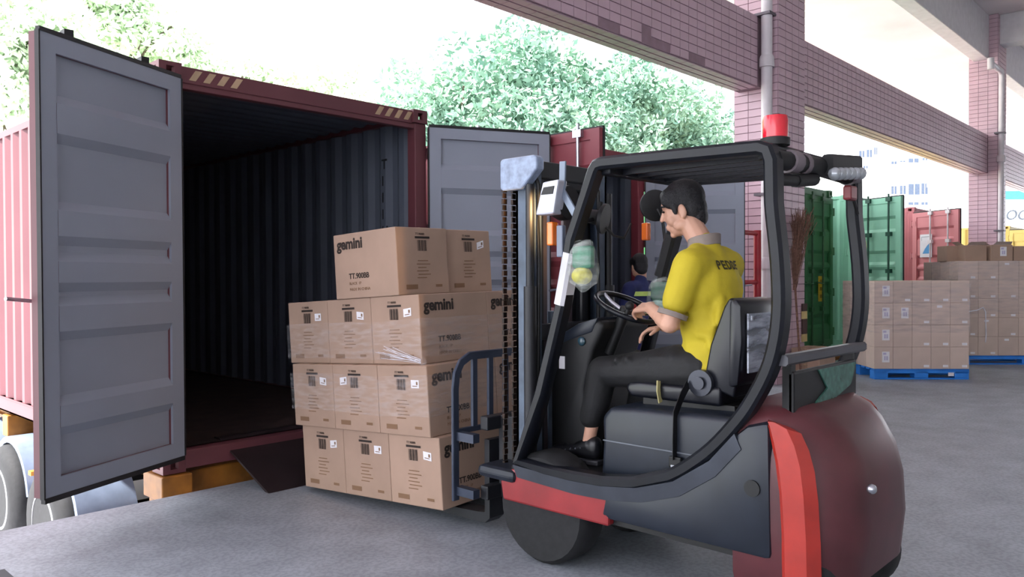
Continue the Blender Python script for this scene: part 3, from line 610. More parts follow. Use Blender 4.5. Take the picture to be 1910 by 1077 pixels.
# carriage, backrest, forks
BY = 3.40
MB().box((XN+.12, 3.2, .62), (XF-.12, 3.26, .70)).box((XN+.12, 3.2, .22), (XF-.12, 3.26, .30)).box((MX0+.1, 3.08, .22), (MX0+.14, 3.22, .7)).box((MX1-.14, 3.08, .22), (MX1-.1, 3.22, .7)).build('fork_carriage', m_mastd, FK, bevel=.008)
m_lbr = mat('backrest_steel', '3b4354', .35, .3)
bx0, bx1, bz = XN+.055, XF-.055, 1.035
MB().tube([(bx0, BY, .2), (bx0, BY, .85), (bx0+.012, BY, .94), (bx0+.05, BY, 1.0), (bx0+.12, BY, bz), (XC, BY, bz), (bx1-.12, BY, bz), (bx1-.05, BY, 1.0), (bx1-.012, BY, .94), (bx1, BY, .85), (bx1, BY, .2)], .05, .02, up=(0, 1, 0)).build('backrest_frame', m_lbr, FK, smooth=True)
for i in range(5):
    x = bx0+.155+i*.135; MB().box((x-.018, BY-.01, .60), (x+.018, BY+.01, bz)).build('backrest_bar', m_lbr, FK)
MB().box((bx0, BY-.012, .585), (bx1, BY+.012, .615)).build('backrest_rail', m_lbr, FK)
for x in (bx0, bx1-.05): [MB().box((x, 3.25, z), (x+.05, BY, z+.05)).build('backrest_bracket', m_lbr, FK) for z in (.55, .23)]
for x in (XC-.28, XC+.16):
    a = math.tan(math.radians(3.31)); y1 = 4.6; zf = lambda y: .100-(y-3.55)*a
    MB().prism([(3.26, .55), (3.30, .55), (3.30, .12), (3.36, zf(3.36)), (y1, zf(y1)), (y1, zf(y1)-.016), (3.30, .055), (3.26, .09)], 'x', x, x+.12).build('fork', m_mastd, FK)
# head light, indicator, brackets on the near front leg
hx = XN-.01
MB().tube([(hx+.02, 2.46, 1.80), (hx+.02, 2.55, 1.93), (hx+.02, 2.545, 2.08)], .04, .012, up=(1, 0, 0)).build('lamp_bracket', mat('bracket_bluegrey', '6d7787', .4, .3), FK)
HL = MB().prism([(2.53, 1.985), (2.635, 1.98), (2.685, 1.815), (2.565, 1.815)], 'x', hx-.035, hx+.04).build('head_lamp', m_silver, FK, bevel=.01)
MB().prism([(2.555, 1.955), (2.625, 1.952), (2.642, 1.915), (2.566, 1.915)], 'x', hx-.039, hx-.034).build('lamp_vent', m_blk, HL, bevel=.001)
MB().lathe([(.085, 0), (.09, .02), (.09, .06), (.07, .1)], (hx+.09, 2.56, 1.88), (0, 1, 0)).build('lamp_bowl', m_blk, HL, smooth=True)
sl = bpy.data.objects.new('head_lamp_light', bpy.data.lights.new('head_lamp_light', 'SPOT')); COL.objects.link(sl); sl.parent = FK; sl.location = V3((hx+.09, 2.665, 1.87))-FK.location; sl.rotation_euler = V3((-.25, -1, .25)).to_track_quat('Z', 'Y').to_euler(); sl.data.energy = 5; sl.data.color = (1, .6, .25); sl.data.spot_size = 1.6; sl.data.spot_blend = .6; sl.data.shadow_soft_size = .02
MB().box((hx+.0, 2.60, 1.66), (hx+.05, 2.64, 1.78)).build('front_indicator', m_or, FK, bevel=.008)
MB().tube([(XN+.03, 2.505, 1.62), (XN+.03, 2.565, 1.36)], .066, .092, up=(1, 0, 0)).build('white_leg_sleeve', mat('grubby_white', 'cbcad0', .45, var=.1), FK)
MB().box((XN-.01, 2.535, 1.60), (XN+.02, 2.575, 1.76)).build('leg_clip', mat('clip_grey', '70788a', .4), FK, bevel=.006)
# cab fan on the near leg, inside
cf = Vector((XN+.16, 2.44, 1.80)); fd = Vector((.3, -.9, -.2)).normalized()
MB().lathe([(.02, -.05), (.035, -.045), (.04, 0), (.075, .02), (.078, .04), (.02, .045)], cf, fd).build('spot_lamp', m_blk, FK, smooth=True)
MB().tube([(XN+.05, 2.46, 1.77), tuple(cf), (XN+.17, 2.43, 1.88)], .012, n=8).build('lamp_arm', m_blk, FK, smooth=True)
MB().tube([tuple(cf), (XN+.24, 2.40, 1.71), (XN+.33, 2.40, 1.70), (XN+.42, 2.42, 1.78)], .006, n=6).build('cable', m_blk, FK)
# mirror + indicator on the far leg
mr_ = Vector((XF-.02, 2.60, 1.92)); md = Vector((-.6, -.75, .05)).normalized()
MB().lathe([(.02, -.03), (.088, -.02), (.094, 0), (.094, .012), (.084, .016), (.001, .017)], mr_, md).build('round_mirror', m_blk, FK, smooth=True)
MB().tube([tuple(mr_), (XF-.02, 2.55, 1.84), (XF-.02, 2.53, 1.7)], .009, n=6).build('mirror_arm', m_blk, FK)
MB().box((XF-.055, 2.63, 1.715), (XF-.015, 2.675, 1.82)).build('front_indicator', m_or, FK, bevel=.008)
MB().tube([(XF-.04, 2.46, 1.74), (XF-.04, 2.535, 1.5)], .075, .1, up=(1, 0, 0)).build('leg_padding', m_blk, FK, smooth=True)
# plastic bags hung on the legs
def bag(loc, label, c1, c2):
    t = thing('plastic_bag', loc, label, 'bag'); x, y, z = loc
    rings = []
    for k, (zz, w, d) in enumerate(((0, .05, .02), (-.04, .075, .045), (-.13, .085, .055), (-.20, .075, .05), (-.235, .03, .02))):
        rings.append([Vector((x+d*math.cos(a)*(1+.12*math.sin(3*a+k)), y+w*math.sin(a)*(1+.1*math.cos(4*a+k*2)), z+zz+.01*math.sin(2*a+k))) for a in [2*PI*i/16 for i in range(16)]])
    MB().loft(rings).build('bag_film', film('bag_film', 'dfe6e2', .16, .2, 8), t, smooth=True)
    MB().box((x-.02, y-.06, z-.13), (x+.02, y+.06, z-.02)).build('green_packet', mat(c1, c1, .5, var=.25, scale=25), t, bevel=.015)
    MB().ball((x, y+.01, z-.165), (.035, .06, .045)).build('lower_packet', mat(c2, c2, .5, var=.3, scale=25), t, smooth=True)
bag((XN-.05, 2.37, 1.67), 'clear plastic bag with green and yellow packets on the near guard leg', '2f6f55', 'b5b04a')
bag((XF-.12, 2.50, 1.49), 'clear plastic bag with pale green packets behind the driver\'s hand', '3f6a58', 'b9d8cf')
# ================================================================== PEOPLE
m_skin = mat('skin', 'c99a83', .5, var=.06, scale=9); m_hair = mat('black_hair', '121116', .55, var=.3, scale=60, bump=.6, bscale=160)
m_shirt = mat('yellow_polo', 'bba824', .8, var=.06, scale=6, bump=1.0, bscale=8); m_trou = mat('black_trousers', '101114', .7, var=.25, scale=9, bump=1.0, bscale=9)
m_shoe = mat('black_shoe', '14151a', .35, var=.2); m_trim = mat('collar_trim', '8b7f78', .8)
V = Vector
def head_on(mb, hair, c, yaw, pitch, s=1.0, hairlen=1.0, brow=None):
    # c: centre of the skull; face looks along +Y rotated by yaw (about Z) and pitch (down)
    M_ = Matrix.Translation(c) @ Matrix.Rotation(yaw, 4, 'Z') @ Matrix.Rotation(-pitch, 4, 'X') @ Matrix.Scale(s, 4); R3 = M_.to_3x3()
    p = lambda x, y, z: M_ @ V((x, y, z))
    def el(x, y, z, r_, M2=mb): M2.ball(p(x, y, z), [q for q in r_], R3, 16, 11)
    el(0, -.012, .035, (.073, .090, .083)); el(0, .018, -.015, (.062, .068, .082)); el(0, .036, -.070, (.046, .044, .04)); el(0, .066, -.096, (.022, .016, .015))
    el(0, .05, .04, (.056, .036, .03))                                      # brow
    mb.cap(p(0, .082, .016), p(0, .099, -.018), .007*s, .0105*s)           # nose
    el(0, .082, -.054, (.022, .010, .006)); el(0, .080, -.066, (.019, .010, .007))   # lips
    for sx in (-1, 1):
        el(sx*.036, .05, -.034, (.026, .026, .028)); el(sx*.044, .012, -.065, (.026, .042, .028))
        mb.ball(p(sx*.074, -.005, -.012), (.010*s, .02*s, .032*s), R3.normalized() @ Matrix.Rotation(sx*.35, 3, 'Z')); mb.ball(p(sx*.077, .0, -.035), (.009*s, .011*s, .012*s), R3.normalized())
    # hair
    def eh(x, y, z, r_): hair.ball(p(x, y, z), r_, R3, 18, 12)
    eh(0, -.022, .050, (.083, .098, .088)); eh(0, -.045, .0, (.076, .068, .08)); eh(0, .032, .080, (.066, .048, .036)); eh(0, -.065, -.045, (.06, .04, .05))
    for sx in (-1, 1): eh(sx*.060, .022, .055, (.022, .055, .045)); eh(sx*.071, .026, .015, (.011, .014, .036))
    rr_ = random.Random(5)
    for i in range(40):
        a = rr_.uniform(-1.2, 1.2); hair.cap(p(.068*math.sin(a), .028+.045*math.cos(a), .080), p(.072*math.sin(a), .028+.052*math.cos(a), .048+rr_.uniform(-.012, .012)), .007, .003)
    return p
def hand(mb, wrist, d, palm_n, curl, sx, s=1.0):
    # wrist position, direction d along the hand, palm normal; curl (deg per joint); sx thumb side sign
    d = V(d).normalized(); n = V(palm_n); n = (n-d*n.dot(d)).normalized(); w = d.cross(n)*sx; wr = V(wrist)
    for k in range(4):
        o = (k-1.5)*.0195; mb.cap(wr+w*o*.7, wr+d*.078*s+w*o, .0135*s, .0125*s)
    for k, ln_ in enumerate((.070, .080, .075, .058)):
        o = (k-1.5)*.0205; q = wr+d*.082*s+w*o; dd = d
        for j, f_ in enumerate((.46, .31, .25)):
            a = math.radians(curl); dd = (dd*math.cos(a)+n*math.sin(a)).normalized(); nn = (n-dd*n.dot(dd)).normalized(); q2 = q+dd*ln_*f_*s
            mb.cap(q, q2, (.0095-.0008*j)*s, (.0088-.0008*j)*s); q = q2; n_ = nn; n = nn
        n = V(palm_n); n = (n-d*n.dot(d)).normalized()
    q = wr+d*.025*s-w*.032*s; dd = (d*.55-w*.75+n*.35).normalized(); q2 = q+dd*.042*s; mb.cap(q, q2, .0135*s, .011*s); dd = (d*.85-w*.2+n*.45).normalized(); mb.cap(q2, q2+dd*.032*s, .0105*s, .0085*s)
DX = XC-.03
DR_ = thing('person', (DX, 1.95, .46), 'forklift driver in a yellow polo shirt and black trousers, seated, looking left', 'person')
bd, sh_, tr, hr = MB(), MB(), MB(), MB()
pel = V((DX, 1.93, 1.06)); che = V((DX, 1.965, 1.40)); nek = V((DX, 2.01, 1.64)); hc = V((DX+.0, 2.125, 1.835))
hp = head_on(bd, hr, hc, math.radians(26), math.radians(16), 1.12)
bd.cap(nek+V((0, -.03, -.03)), hc+V((0, -.035, -.05)), .062, .058)
Ls, Rs = V((DX-.185, 1.975, 1.555)), V((DX+.185, 1.965, 1.555))
Le, Re = V((DX-.255, 2.04, 1.275)), V((DX+.25, 2.10, 1.285))
Lw, Rw = V((DX-.13, 2.235, 1.345)), V((DX+.08, 2.28, 1.235))
for s_, e, w_ in ((Ls, Le, Lw), (Rs, Re, Rw)):
    bd.cap(s_, e, .056, .046); bd.cap(e, w_, .046, .03); sh_.cap(s_, s_+(e-s_)*.62, .082, .074)
    bd.cap(e, e+(w_-e)*.35, .048, .044)
hand(bd, Lw, (.25, .85, -.05), (.5, .05, -.85), 38, 1, 1.05); hand(bd, Rw, (-.5, .75, -.2), (-.1, -.1, -1), 25, -1, 1.05)
bd.ball(che, (.15, .10, .2)); bd.ball((pel+che)/2, (.13, .09, .2)); bd.ball(pel, (.14, .1, .12))
# shirt
sh_.ball(che+V((0, -.005, .03)), (.195, .130, .19)); sh_.ball(che+V((0, .0, -.13)), (.178, .140, .2)); sh_.ball(pel+V((0, .015, .07)), (.178, .155, .15)); sh_.ball(pel+V((0, .02, -.0)), (.188, .165, .09))
sh_.cap(Ls+V((.03, 0, .0)), Rs+V((-.03, 0, 0)), .088); sh_.cap(nek+V((0, -.02, -.07)), nek+V((0, -.012, .0)), .11, .082); sh_.cap(Ls+V((.06, 0, .04)), nek+V((-.04, 0, -.03)), .06, .06); sh_.cap(Rs+V((-.06, 0, .04)), nek+V((.04, 0, -.03)), .06, .06)
rs = random.Random(11)
for i in range(7): # folds running from the armpit and across the back
    a = rs.uniform(2.2, 4.6); z = che.z+rs.uniform(-.16, .08); c = V((DX+.155*math.sin(a), 1.955+.115*math.cos(a), z)); sh_.cap(c, c+V((.07*math.cos(a), -.02, rs.uniform(-.12, -.04))), .028, .02)
for i in range(12): # cloth folds at the waist
    a = rs.uniform(-2.6, 2.6); z = pel.z+rs.uniform(-.02, .18); c = V((DX+.165*math.sin(a), 1.945+.14*math.cos(a+PI), z)); sh_.cap(c, c+V((.05*math.cos(a), .05*math.sin(a), rs.uniform(-.06, .06))), .02, .016)
# legs
for s_, hx_, kn_, an_ in ((-1, V((DX-.095, 1.98, 1.05)), V((DX-.135, 2.525, 1.0)), V((DX-.14, 2.60, .675))), (1, V((DX+.095, 1.98, 1.05)), V((DX+.16, 2.44, 1.0)), V((DX+.17, 2.52, .675)))):
    bd.cap(hx_, kn_, .07, .05); bd.cap(kn_, an_, .045, .036); bd.cap(an_, an_+V((0, .02, -.08)), .036, .034)
    tr.cap(hx_, kn_, .112, .082); tr.cap(hx_+V((0, .1, .01)), hx_+(kn_-hx_)*.6, .108, .095); tr.cap(kn_, kn_+(an_-kn_)*.5, .083, .077); tr.cap(kn_+(an_-kn_)*.5, an_+V((0, -.005, .075)), .077, .068)
    for i in range(7):
        q = hx_+(kn_-hx_)*rs.uniform(.1, .95); tr.cap(q+V((-.08*1, 0, .06)), q+V((.06, rs.uniform(-.05, .05), .09)), .02, .016)
    ft = an_+V((0, 0, -.13)); so = MB(); up_ = MB()
    up_.cap(ft+V((0, -.02, .02)), ft+V((-.005, .17, -.0)), .045, .036); up_.cap(ft+V((0, .0, .05)), ft+V((0, .08, .02)), .046, .042); up_.cap(ft+V((0, .17, 0)), ft+V((0, .235, -.008)), .042, .034); up_.cap(ft+V((0, -.02, .03)), ft+V((0, -.022, .06)), .046, .044)
    SHo = remeshed('shoe', up_, m_shoe, DR_, .006, 4)
    out = [V((ft.x+dx, ft.y+dy, 0)) for dx, dy in ((-.03, -.065), (.03, -.065), (.042, .0), (.036, .08), (.05, .17), (.04, .25), (0, .278), (-.04, .25), (-.05, .17), (-.036, .08), (-.042, .0))]
    MB().loft([[V((p.x, p.y, z)) for p in out] for z in (ft.z-.05, ft.z-.02)]).build('sole', mat('shoe_sole', '2a2b31', .6), SHo, bevel=.008)
    st_ = MB()
    for k in range(4): st_.tube([ft+V((-.045, .04+.035*k, .035-.008*k)), ft+V((0, .045+.035*k, .068-.013*k)), ft+V((.045, .04+.035*k, .035-.008*k))], .004, n=5)
    st_.build('laces', mat('lace_grey', '5a5d68', .5), SHo)
tr.ball(pel+V((0, .02, -.02)), (.165, .15, .115))
body = remeshed('body', bd, m_skin, DR_, .0052, 5, .5)
SHIRT = remeshed('polo_shirt', sh_, m_shirt, DR_, .011, 10, .5); remeshed('trousers', tr, m_trou, DR_, .011, 8, .5); HAIR = remeshed('hair', hr, m_hair, DR_, .006, 3, .5)
for s_, e in ((Ls, Le), (Rs, Re)):
    d_ = (e-s_).normalized(); c = s_+(e-s_)*.84; MB().lathe([(.066, -.012), (.073, -.012), (.073, .012), (.066, .012)], c, d_).build('sleeve_trim', m_trim, SHIRT, smooth=True)
cr = [V((nek.x+.078*math.cos(a), nek.y-.01+.072*math.sin(a), nek.z+.028+.018*-math.sin(a))) for a in [2*PI*i/24 for i in range(24)]]
MB().tube(cr, .014, .055, up=(0, 0, 1), closed=True).build('collar', m_trim, SHIRT, smooth=True)
for sx in (-1, 1):
    MB().ball(hp(sx*.031, .080, .014), (.011, .006, .006)).build('eye', mat('eye_dark', '241a18', .3), body, smooth=True)
    MB().tube([hp(sx*.015, .086, .034), hp(sx*.035, .080, .038), hp(sx*.054, .066, .032)], .0045, n=5).build('eyebrow', m_hair, body)
# lettering laid on the back of the shirt
def project_text(parent, target, bodytxt, size, M_, centre, ex, ez, dirn, off=.004):
    me = text_mesh(bodytxt, size, M_, bold=.002, spacing=1.12, ext=.0).copy(); bm = bmesh.new(); bm.from_mesh(me); bmesh.ops.triangulate(bm, faces=bm.faces); bmesh.ops.subdivide_edges(bm, edges=bm.edges, cuts=1)
    xs_ = [v.co.x for v in bm.verts]; w = (max(xs_)+min(xs_))/2
    dg = bpy.context.evaluated_depsgraph_get(); bvh = BVHTree.FromPolygons([tuple(v.co) for v in target.data.vertices], [tuple(p.vertices) for p in target.data.polygons])
    ex, ez, dirn = V(ex).normalized(), V(ez).normalized(), V(dirn).normalized()
    for v in bm.verts:
        p = V(centre)-ORG+ex*(v.co.x-w)+ez*v.co.y; hit = bvh.ray_cast(p-dirn*.5, dirn)
        v.co = (hit[0]-dirn*off) if hit[0] else p
    bm.to_mesh(me); bm.free(); return link('back_lettering', me, parent)
setorg(DR_.location)
project_text(SHIRT, SHIRT, 'PEDDE', .058, mat('letter_dark', '3a3417', .8), (DX+.0, 1.9, 1.535), (1, 0, 0), (0, 0, 1), (0, 1, 0))
# second worker with his back to us at the next container
WX, WY = 6.75, 4.55
w2 = thing('person', (WX, WY, 0), 'worker in a navy shirt with a reflective band, seen through the forklift cab', 'person')
b2, s2, t2, h2 = MB(), MB(), MB(), MB(); hc2 = V((WX+.02, WY+.03, 1.60))
head_on(b2, h2, hc2, math.radians(-35), math.radians(12), 1.0); b2.cap(V((WX, WY, 1.40)), hc2+V((0, -.03, -.04)), .056, .052)
b2.ball((WX, WY, 1.2), (.15, .1, .25)); b2.ball((WX, WY, .95), (.14, .1, .15))
m_navy = mat('navy_shirt', '232b5c', .8, var=.15, scale=8)
for sx in (-1, 1):
    s_, e, w_ = V((WX+sx*.19, WY, 1.38)), V((WX+sx*.24, WY+.06, 1.10)), V((WX+sx*.15, WY+.26, 1.02))
    b2.cap(s_, e, .05, .042); b2.cap(e, w_, .042, .028); s2.cap(s_, s_+(e-s_)*.7, .075, .065); hand(b2, w_, (-sx*.2, .95, -.1), (0, 0, -1), 25, sx)
    h_, k_, a_ = V((WX+sx*.1, WY, .92)), V((WX+sx*.11, WY+.02, .50)), V((WX+sx*.12, WY-.01, .09))
    b2.cap(h_, k_, .07, .05); b2.cap(k_, a_, .048, .034); t2.cap(h_, k_, .1, .078); t2.cap(k_, a_+V((0, 0, .03)), .076, .062)
    u_ = MB(); u_.cap(a_+V((0, -.02, -.03)), a_+V((sx*.02, .17, -.05)), .045, .036); remeshed('shoe', u_, m_shoe, w2, .012, 3)
s2.ball((WX, WY, 1.24), (.2, .13, .24)); s2.ball((WX, WY, 1.0), (.185, .135, .18)); s2.cap((WX-.15, WY, 1.39), (WX+.15, WY, 1.39), .075); s2.cap((WX, WY, 1.38), (WX, WY, 1.47), .09, .065); t2.ball((WX, WY, .93), (.165, .125, .13))
remeshed('body', b2, m_skin, w2, .008, 3); S2 = remeshed('navy_shirt', s2, m_navy, w2, .014, 8); remeshed('trousers', t2, mat('navy_trousers', '20245a', .8), w2, .014, 6); remeshed('hair', h2, m_hair, w2, .008, 2)
MB().lathe([(.205, -.022), (.212, -.022), (.212, .022), (.205, .022)], (WX, WY, 1.33), (0, 0, 1), 30).build('reflective_band', mat('hi_vis_band', 'b9d06a', .4), S2, smooth=True)
bm_ = S2.children[0]
for v in bm_.data.vertices: v.co.y *= .70
# ================================================================== PALLETS AND CARTONS ON THE DOCK
m_blue = mat('blue_plastic', '2a83e0', .4, var=.1, scale=4)
def pallet(loc, rz, w, l, label):
    # local x along the front, y backwards
    t = thing('plastic_pallet', loc, label, 'pallet', None, rz); H = .15
    for i in range(7):
        y = i*(l-.12)/6; MB().box((0, y, H-.025), (w, y+.12, H)).build('deck_board', m_blue, t, bevel=.006)
    for i in range(3):
        for j in range(3):
            x = i*(w-.2)/2; y = j*(l-.16)/2; MB().box((x, y, .02), (x+.2, y+.16, H-.025)).build('block', m_blue, t, bevel=.008)
    for j in range(3): y = j*(l-.16)/2; MB().box((0, y, 0), (w, y+.16, .02)).build('runner', m_blue, t, bevel=.004)
    MB().box((0, 0, H-.06), (w, .03, H-.0)).build('deck_lip', m_blue, t)
    MB().box((w*.78, -.003, .05), (w*.84, -.0005, .1)).build('pallet_label', m_white, t)
    return t
def dock_carton(base, rz, x, y, z, w, d, h, label, group, big=0, small=1, mt=None):
    key = (round(w, 3), round(d, 3), round(h, 3), (mt or m_kraft2).name)
    if key not in CM: CM[key] = carton_mesh(w, d, h, mt or m_kraft2)
    R_ = Matrix.Translation(base) @ Matrix.Rotation(rz, 4, 'Z'); o = bpy.data.objects.new('carton', CM[key]); COL.objects.link(o); o.matrix_world = R_ @ Matrix.Translation((x, y, z)); tag(o, label, 'carton', group)
    if big:
        k = 'bl'
        if k not in CM:
            CM[k] = MB().add([(0, 0, 0), (.105, 0, 0), (.105, 0, .155), (0, 0, .155)], [(0, 1, 2, 3)]).mesh('shipping_label', m_white, org=(0, 0, 0))
            CM['bp'] = MB().add([q for a, b, c, e in ((.015, .11, .06, .14), (.03, .03, .05, .09), (.06, .03, .08, .09)) for q in ((a, -.001, b), (c, -.001, b), (c, -.001, e), (a, -.001, e))], [(0, 1, 2, 3), (4, 5, 6, 7), (8, 9, 10, 11)]).mesh('label_print', mat('label_lilac', 'b9b3d0', .6), org=(0, 0, 0))
        l_ = link('shipping_label', CM[k], o); l_.location = (w*.42, -.0008, h*.3); link('label_print', CM['bp'], l_)
    if small:
        k = 'sl'
        if k not in CM: CM[k] = MB().add([(0, 0, 0), (.075, 0, 0), (.075, 0, .035), (0, 0, .035)], [(0, 1, 2, 3)]).mesh('small_label', m_white, org=(0, 0, 0))
        l_ = link('small_label', CM[k], o); l_.location = ((w*.62, -.0008, .025) if small > 0 else (w*.3, -.0008, h-.07))
    return o
CM = {}
RZ = math.radians(-49.5); pw, pl = 1.34, 1.24; A1 = (11.94, 4.03, 0)
pallet(A1, RZ, pw, pl, 'bright blue plastic pallet under the nearer stack of cartons')
cw1, cd1, ch1 = pw/5, pl/4, .318
colw = ('first', 'second', 'third', 'fourth', 'fifth'); rown = ('bottom', 'second', 'third', 'top')
for k in range(4):
    for i in range(5):
        for j in range(4):
            if j == 0:
                lab = 'carton in the %s row of the nearer blue pallet, %s from its left front corner' % (rown[k], colw[i])
                dock_carton(A1, RZ, i*cw1, 0, .151+k*ch1, cw1, cd1, ch1, lab, 'cartons on the nearer blue pallet', big=(i == 0 or (i == 1 and k == 2)), small=(0 if i == 0 or (i == 1 and k in (0, 1, 2)) else -1 if (i, k) == (3, 2) else 1))
            elif i == 0: dock_carton(A1, RZ, i*cw1, j*cd1, .151+k*ch1, cw1, cd1, ch1, 'carton on the nearer pallet\'s lit left side, %s row, %s from front corner' % (rown[k], colw[j]), 'cartons on the nearer blue pallet', small=0)
            elif k == 3: dock_carton(A1, RZ, i*cw1, j*cd1, .151+k*ch1, cw1, cd1, ch1, 'inner carton of the top row on the nearer blue pallet', 'inner top cartons on the nearer pallet', small=0)
o = thing('stretch_film', A1, 'clear film around the upper rows of the nearer pallet stack', 'film', None, RZ)
MB().loft([[V((pw+.01, -.008, z)), V((-.01, -.008, z)), V((-.01, pl+.01, z))] for z in (.151+ch1*1.65, .151+ch1*3.0, .151+ch1*4-.03)], cap=False, close=False).build('film_sheet', film('pallet_film', 'd8cfd6', .13, .25, 4), o, org=(0, 0, 0))
A2 = (14.85, 3.66, 0)
pallet(A2, RZ, 2.3, 1.24, 'blue plastic pallet under the farther stack of cartons at the right')
cw2 = .33; ch2 = .318
for k in range(5):
    for i in range(6):
        lab = 'carton in the %s row of the farther stack, %s from its left end' % (('bottom', 'second', 'third', 'fourth', 'fifth')[k], (colw+('sixth',))[i])
        dock_carton(A2, RZ, i*cw2, 0, .151+k*ch2, cw2, .31, ch2, lab, 'cartons on the farther blue pallet', small=(-1 if (i+k) % 3 == 2 and k < 3 or (k == 4 and i > 1) else 1))
    for j in range(1, 4):
        dock_carton(A2, RZ, 0, j*.31, .151+k*ch2, cw2, .31, ch2, 'carton on the farther stack\'s left side, %s row, %s from front corner' % (('bottom', 'second', 'third', 'fourth', 'fifth')[k], colw[j]), 'cartons on the farther blue pallet', small=0)
for i, (x, y, w, h, big, lab) in enumerate(((-.02, .35, .2, .27, 0, 'small loose carton at the left end on top of the farther stack'), (.16, .1, .36, .27, 0, 'open topped carton without label on top of the farther stack'), (.56, .05, .36, .27, 1, 'open topped carton with a white label on top of the farther stack'), (.96, .1, .4, .25, 0, 'closed loose carton at the right end on top of the farther stack'))):
    o = dock_carton(A2, RZ, x, y, .151+5*ch2, w, .34, h, lab, 'loose cartons on the farther stack', big=big, small=0, mt=m_kraft)
    if i in (1, 2): # folded out flaps
        MB().add([(.03, 0, h), (w-.03, 0, h), (w-.06, -.1, h+.05), (.05, -.1, h+.05)], [(0, 1, 2, 3)]).build('flap', m_kraft2, o, org=(0, 0, 0)); MB().add([(0, .03, h), (0, .31, h), (-.09, .28, h+.06), (-.09, .05, h+.06)], [(0, 1, 2, 3)]).build('flap', m_kraft2, o, org=(0, 0, 0))
o = thing('stretch_film', A2, 'torn clear film hanging on the farther stack of cartons', 'film', None, RZ)
MB().loft([[V((1.98, -.008, z)), V((-.01, -.008, z)), V((-.01, .93, z))] for z in (.151+ch2*2.2, .151+ch2*3, .151+ch2*5)], cap=False, close=False).build('film_sheet', film('pallet_film', 'd8cfd6', .13, .25, 4), o, org=(0, 0, 0))
MB().tube([(.1, -.02, .151+ch2*2.3), (.3, -.02, .151+ch2*2.4), (.40, -.02, .151+ch2*2.55), (.44, -.02, .151+ch2*2.3), (.45, -.02, .151+ch2*1.1), (.44, -.02, .151+ch2*.7)], .016, .008, up=(0, 1, 0)).build('film_strand', mat('film_strand', 'dcdde6', .25), o, org=(0, 0, 0))
# things by the pillar
fr = thing('pipe_frame', (9.5, 4.78, 0), 'red steel pipe frame on the dock beside the tiled pillar', 'frame'); m_rp = mat('red_pipe', 'a01c2a', .45)
for x in (9.2, 9.80): MB().cyl((x, 4.78, 0), (x, 4.78, 2.10), .05, 12).build('post', m_rp, fr, smooth=True)
for z in (.75, 1.42, 2.06): MB().cyl((9.2, 4.78, z), (9.80, 4.78, z), .032, 10).build('rail', m_rp, fr, smooth=True)
br = thing('twig_broom', (10.72, 4.62, 0), 'brown twig broom leaning head up against the tiled pillar', 'broom'); rb = random.Random(2); m_twig = mat('dry_twigs', '7a5a4c', .85, var=.3, scale=30)
MB().cyl((10.65, 4.55, 0), (10.72, 4.68, 1.45), .016, 8).build('handle', m_twig, br, smooth=True)
tw = MB()
for i in range(150):
    a = V((10.72+rb.uniform(-.02, .02), 4.68+rb.uniform(-.02, .02), 1.35+rb.uniform(-.05, .05))); tw.tube([a, a+V((rb.uniform(-.02, .25), rb.uniform(-.03, .05), .5)), a+V((rb.uniform(-.1, .62), rb.uniform(-.06, .07), rb.uniform(.85, 1.1)))], .004, n=3)
tag(tw.build('twigs', m_twig, br), kind='stuff')
cg = thing('corner_guard', (P1+.86, 4.79, .55), 'striped corner guard low on the tiled pillar', 'corner guard')
for k in range(5): MB().box((P1+.74, 4.765, .55+.11*k), (P1+.90, 4.785, .66+.11*k)).box((P1+.88, 4.785, .55+.11*k), (P1+.90, 4.9, .66+.11*k)).build('guard_band', mat('guard_cream', 'c9b47a', .6) if k in (0, 3) else mat('guard_dark', '3a2222', .6), cg)
o = MB().box((10.7, 4.32, 0), (11.25, 4.72, .5)).build('carton', m_kraft, bevel=.008, org=(10.9, 4.5, 0)); o.location = (10.9, 4.5, 0); tag(o, 'brown carton on the floor at the foot of the tiled pillar', 'carton')
MB().box((10.69, 4.49, .02), (11.26, 4.54, .502)).build('tape', m_tape, o, org=(10.9, 4.5, 0))
o = MB().prism([(.75, .0), (1.15, .0), (1.14, .05), (.77, .05)], 'y', 4.1, 4.56).build('wheel_stop', mat('stop_dark', '3a3b40', .7), org=(.95, 4.3, 0)); o.location = (.95, 4.3, 0); tag(o, 'dark low wheel stop at the lower left corner of the dock floor', 'wheel stop')
# ================================================================== BACKGROUND
def leaf_mesh(name, R_, n, size, blobs, M_, seed):
    r_ = np.random.default_rng(seed); cs = []; 
    for b in range(blobs):
        d = r_.normal(size=3); d /= np.linalg.norm(d); d[2] = d[2]*.75+.1; cs.append((d*np.array(R_)*r_.uniform(.35, .88), r_.uniform(.26, .42)*min(R_)))
    k = n//blobs; pos = []
    for c, rad in cs:
        d = r_.normal(size=(k, 3)); d /= np.linalg.norm(d, axis=1)[:, None]; pos.append(c+d*rad*r_.uniform(.72, 1.05, (k, 1)))
    pos = np.concatenate(pos); N = len(pos)
    a = r_.normal(size=(N, 3)); a /= np.linalg.norm(a, axis=1)[:, None]; b = np.cross(a, r_.normal(size=(N, 3))); b /= np.linalg.norm(b, axis=1)[:, None]
    s = size*r_.uniform(.6, 1.3, (N, 1)); q = np.stack([pos-a*s, pos+b*s*.45, pos+a*s, pos-b*s*.45], 1).reshape(-1, 3)
    me = bpy.data.meshes.new(name); me.from_pydata(q.tolist(), [], np.arange(4*N).reshape(-1, 4).tolist()); me.materials.append(M_); return me, cs
def leafmat(name, c, c2):
    M_ = mat(name, c, .6, scale=.45, c2=c2, spec=.2); return M_
lm1 = leafmat('leaf_green', '98b59c', '5f8676'); lm2 = leafmat('leaf_hazed', 'dfecd2', 'c6dcba')  # second leaf colour is paled to imitate glare and haze over distant trees
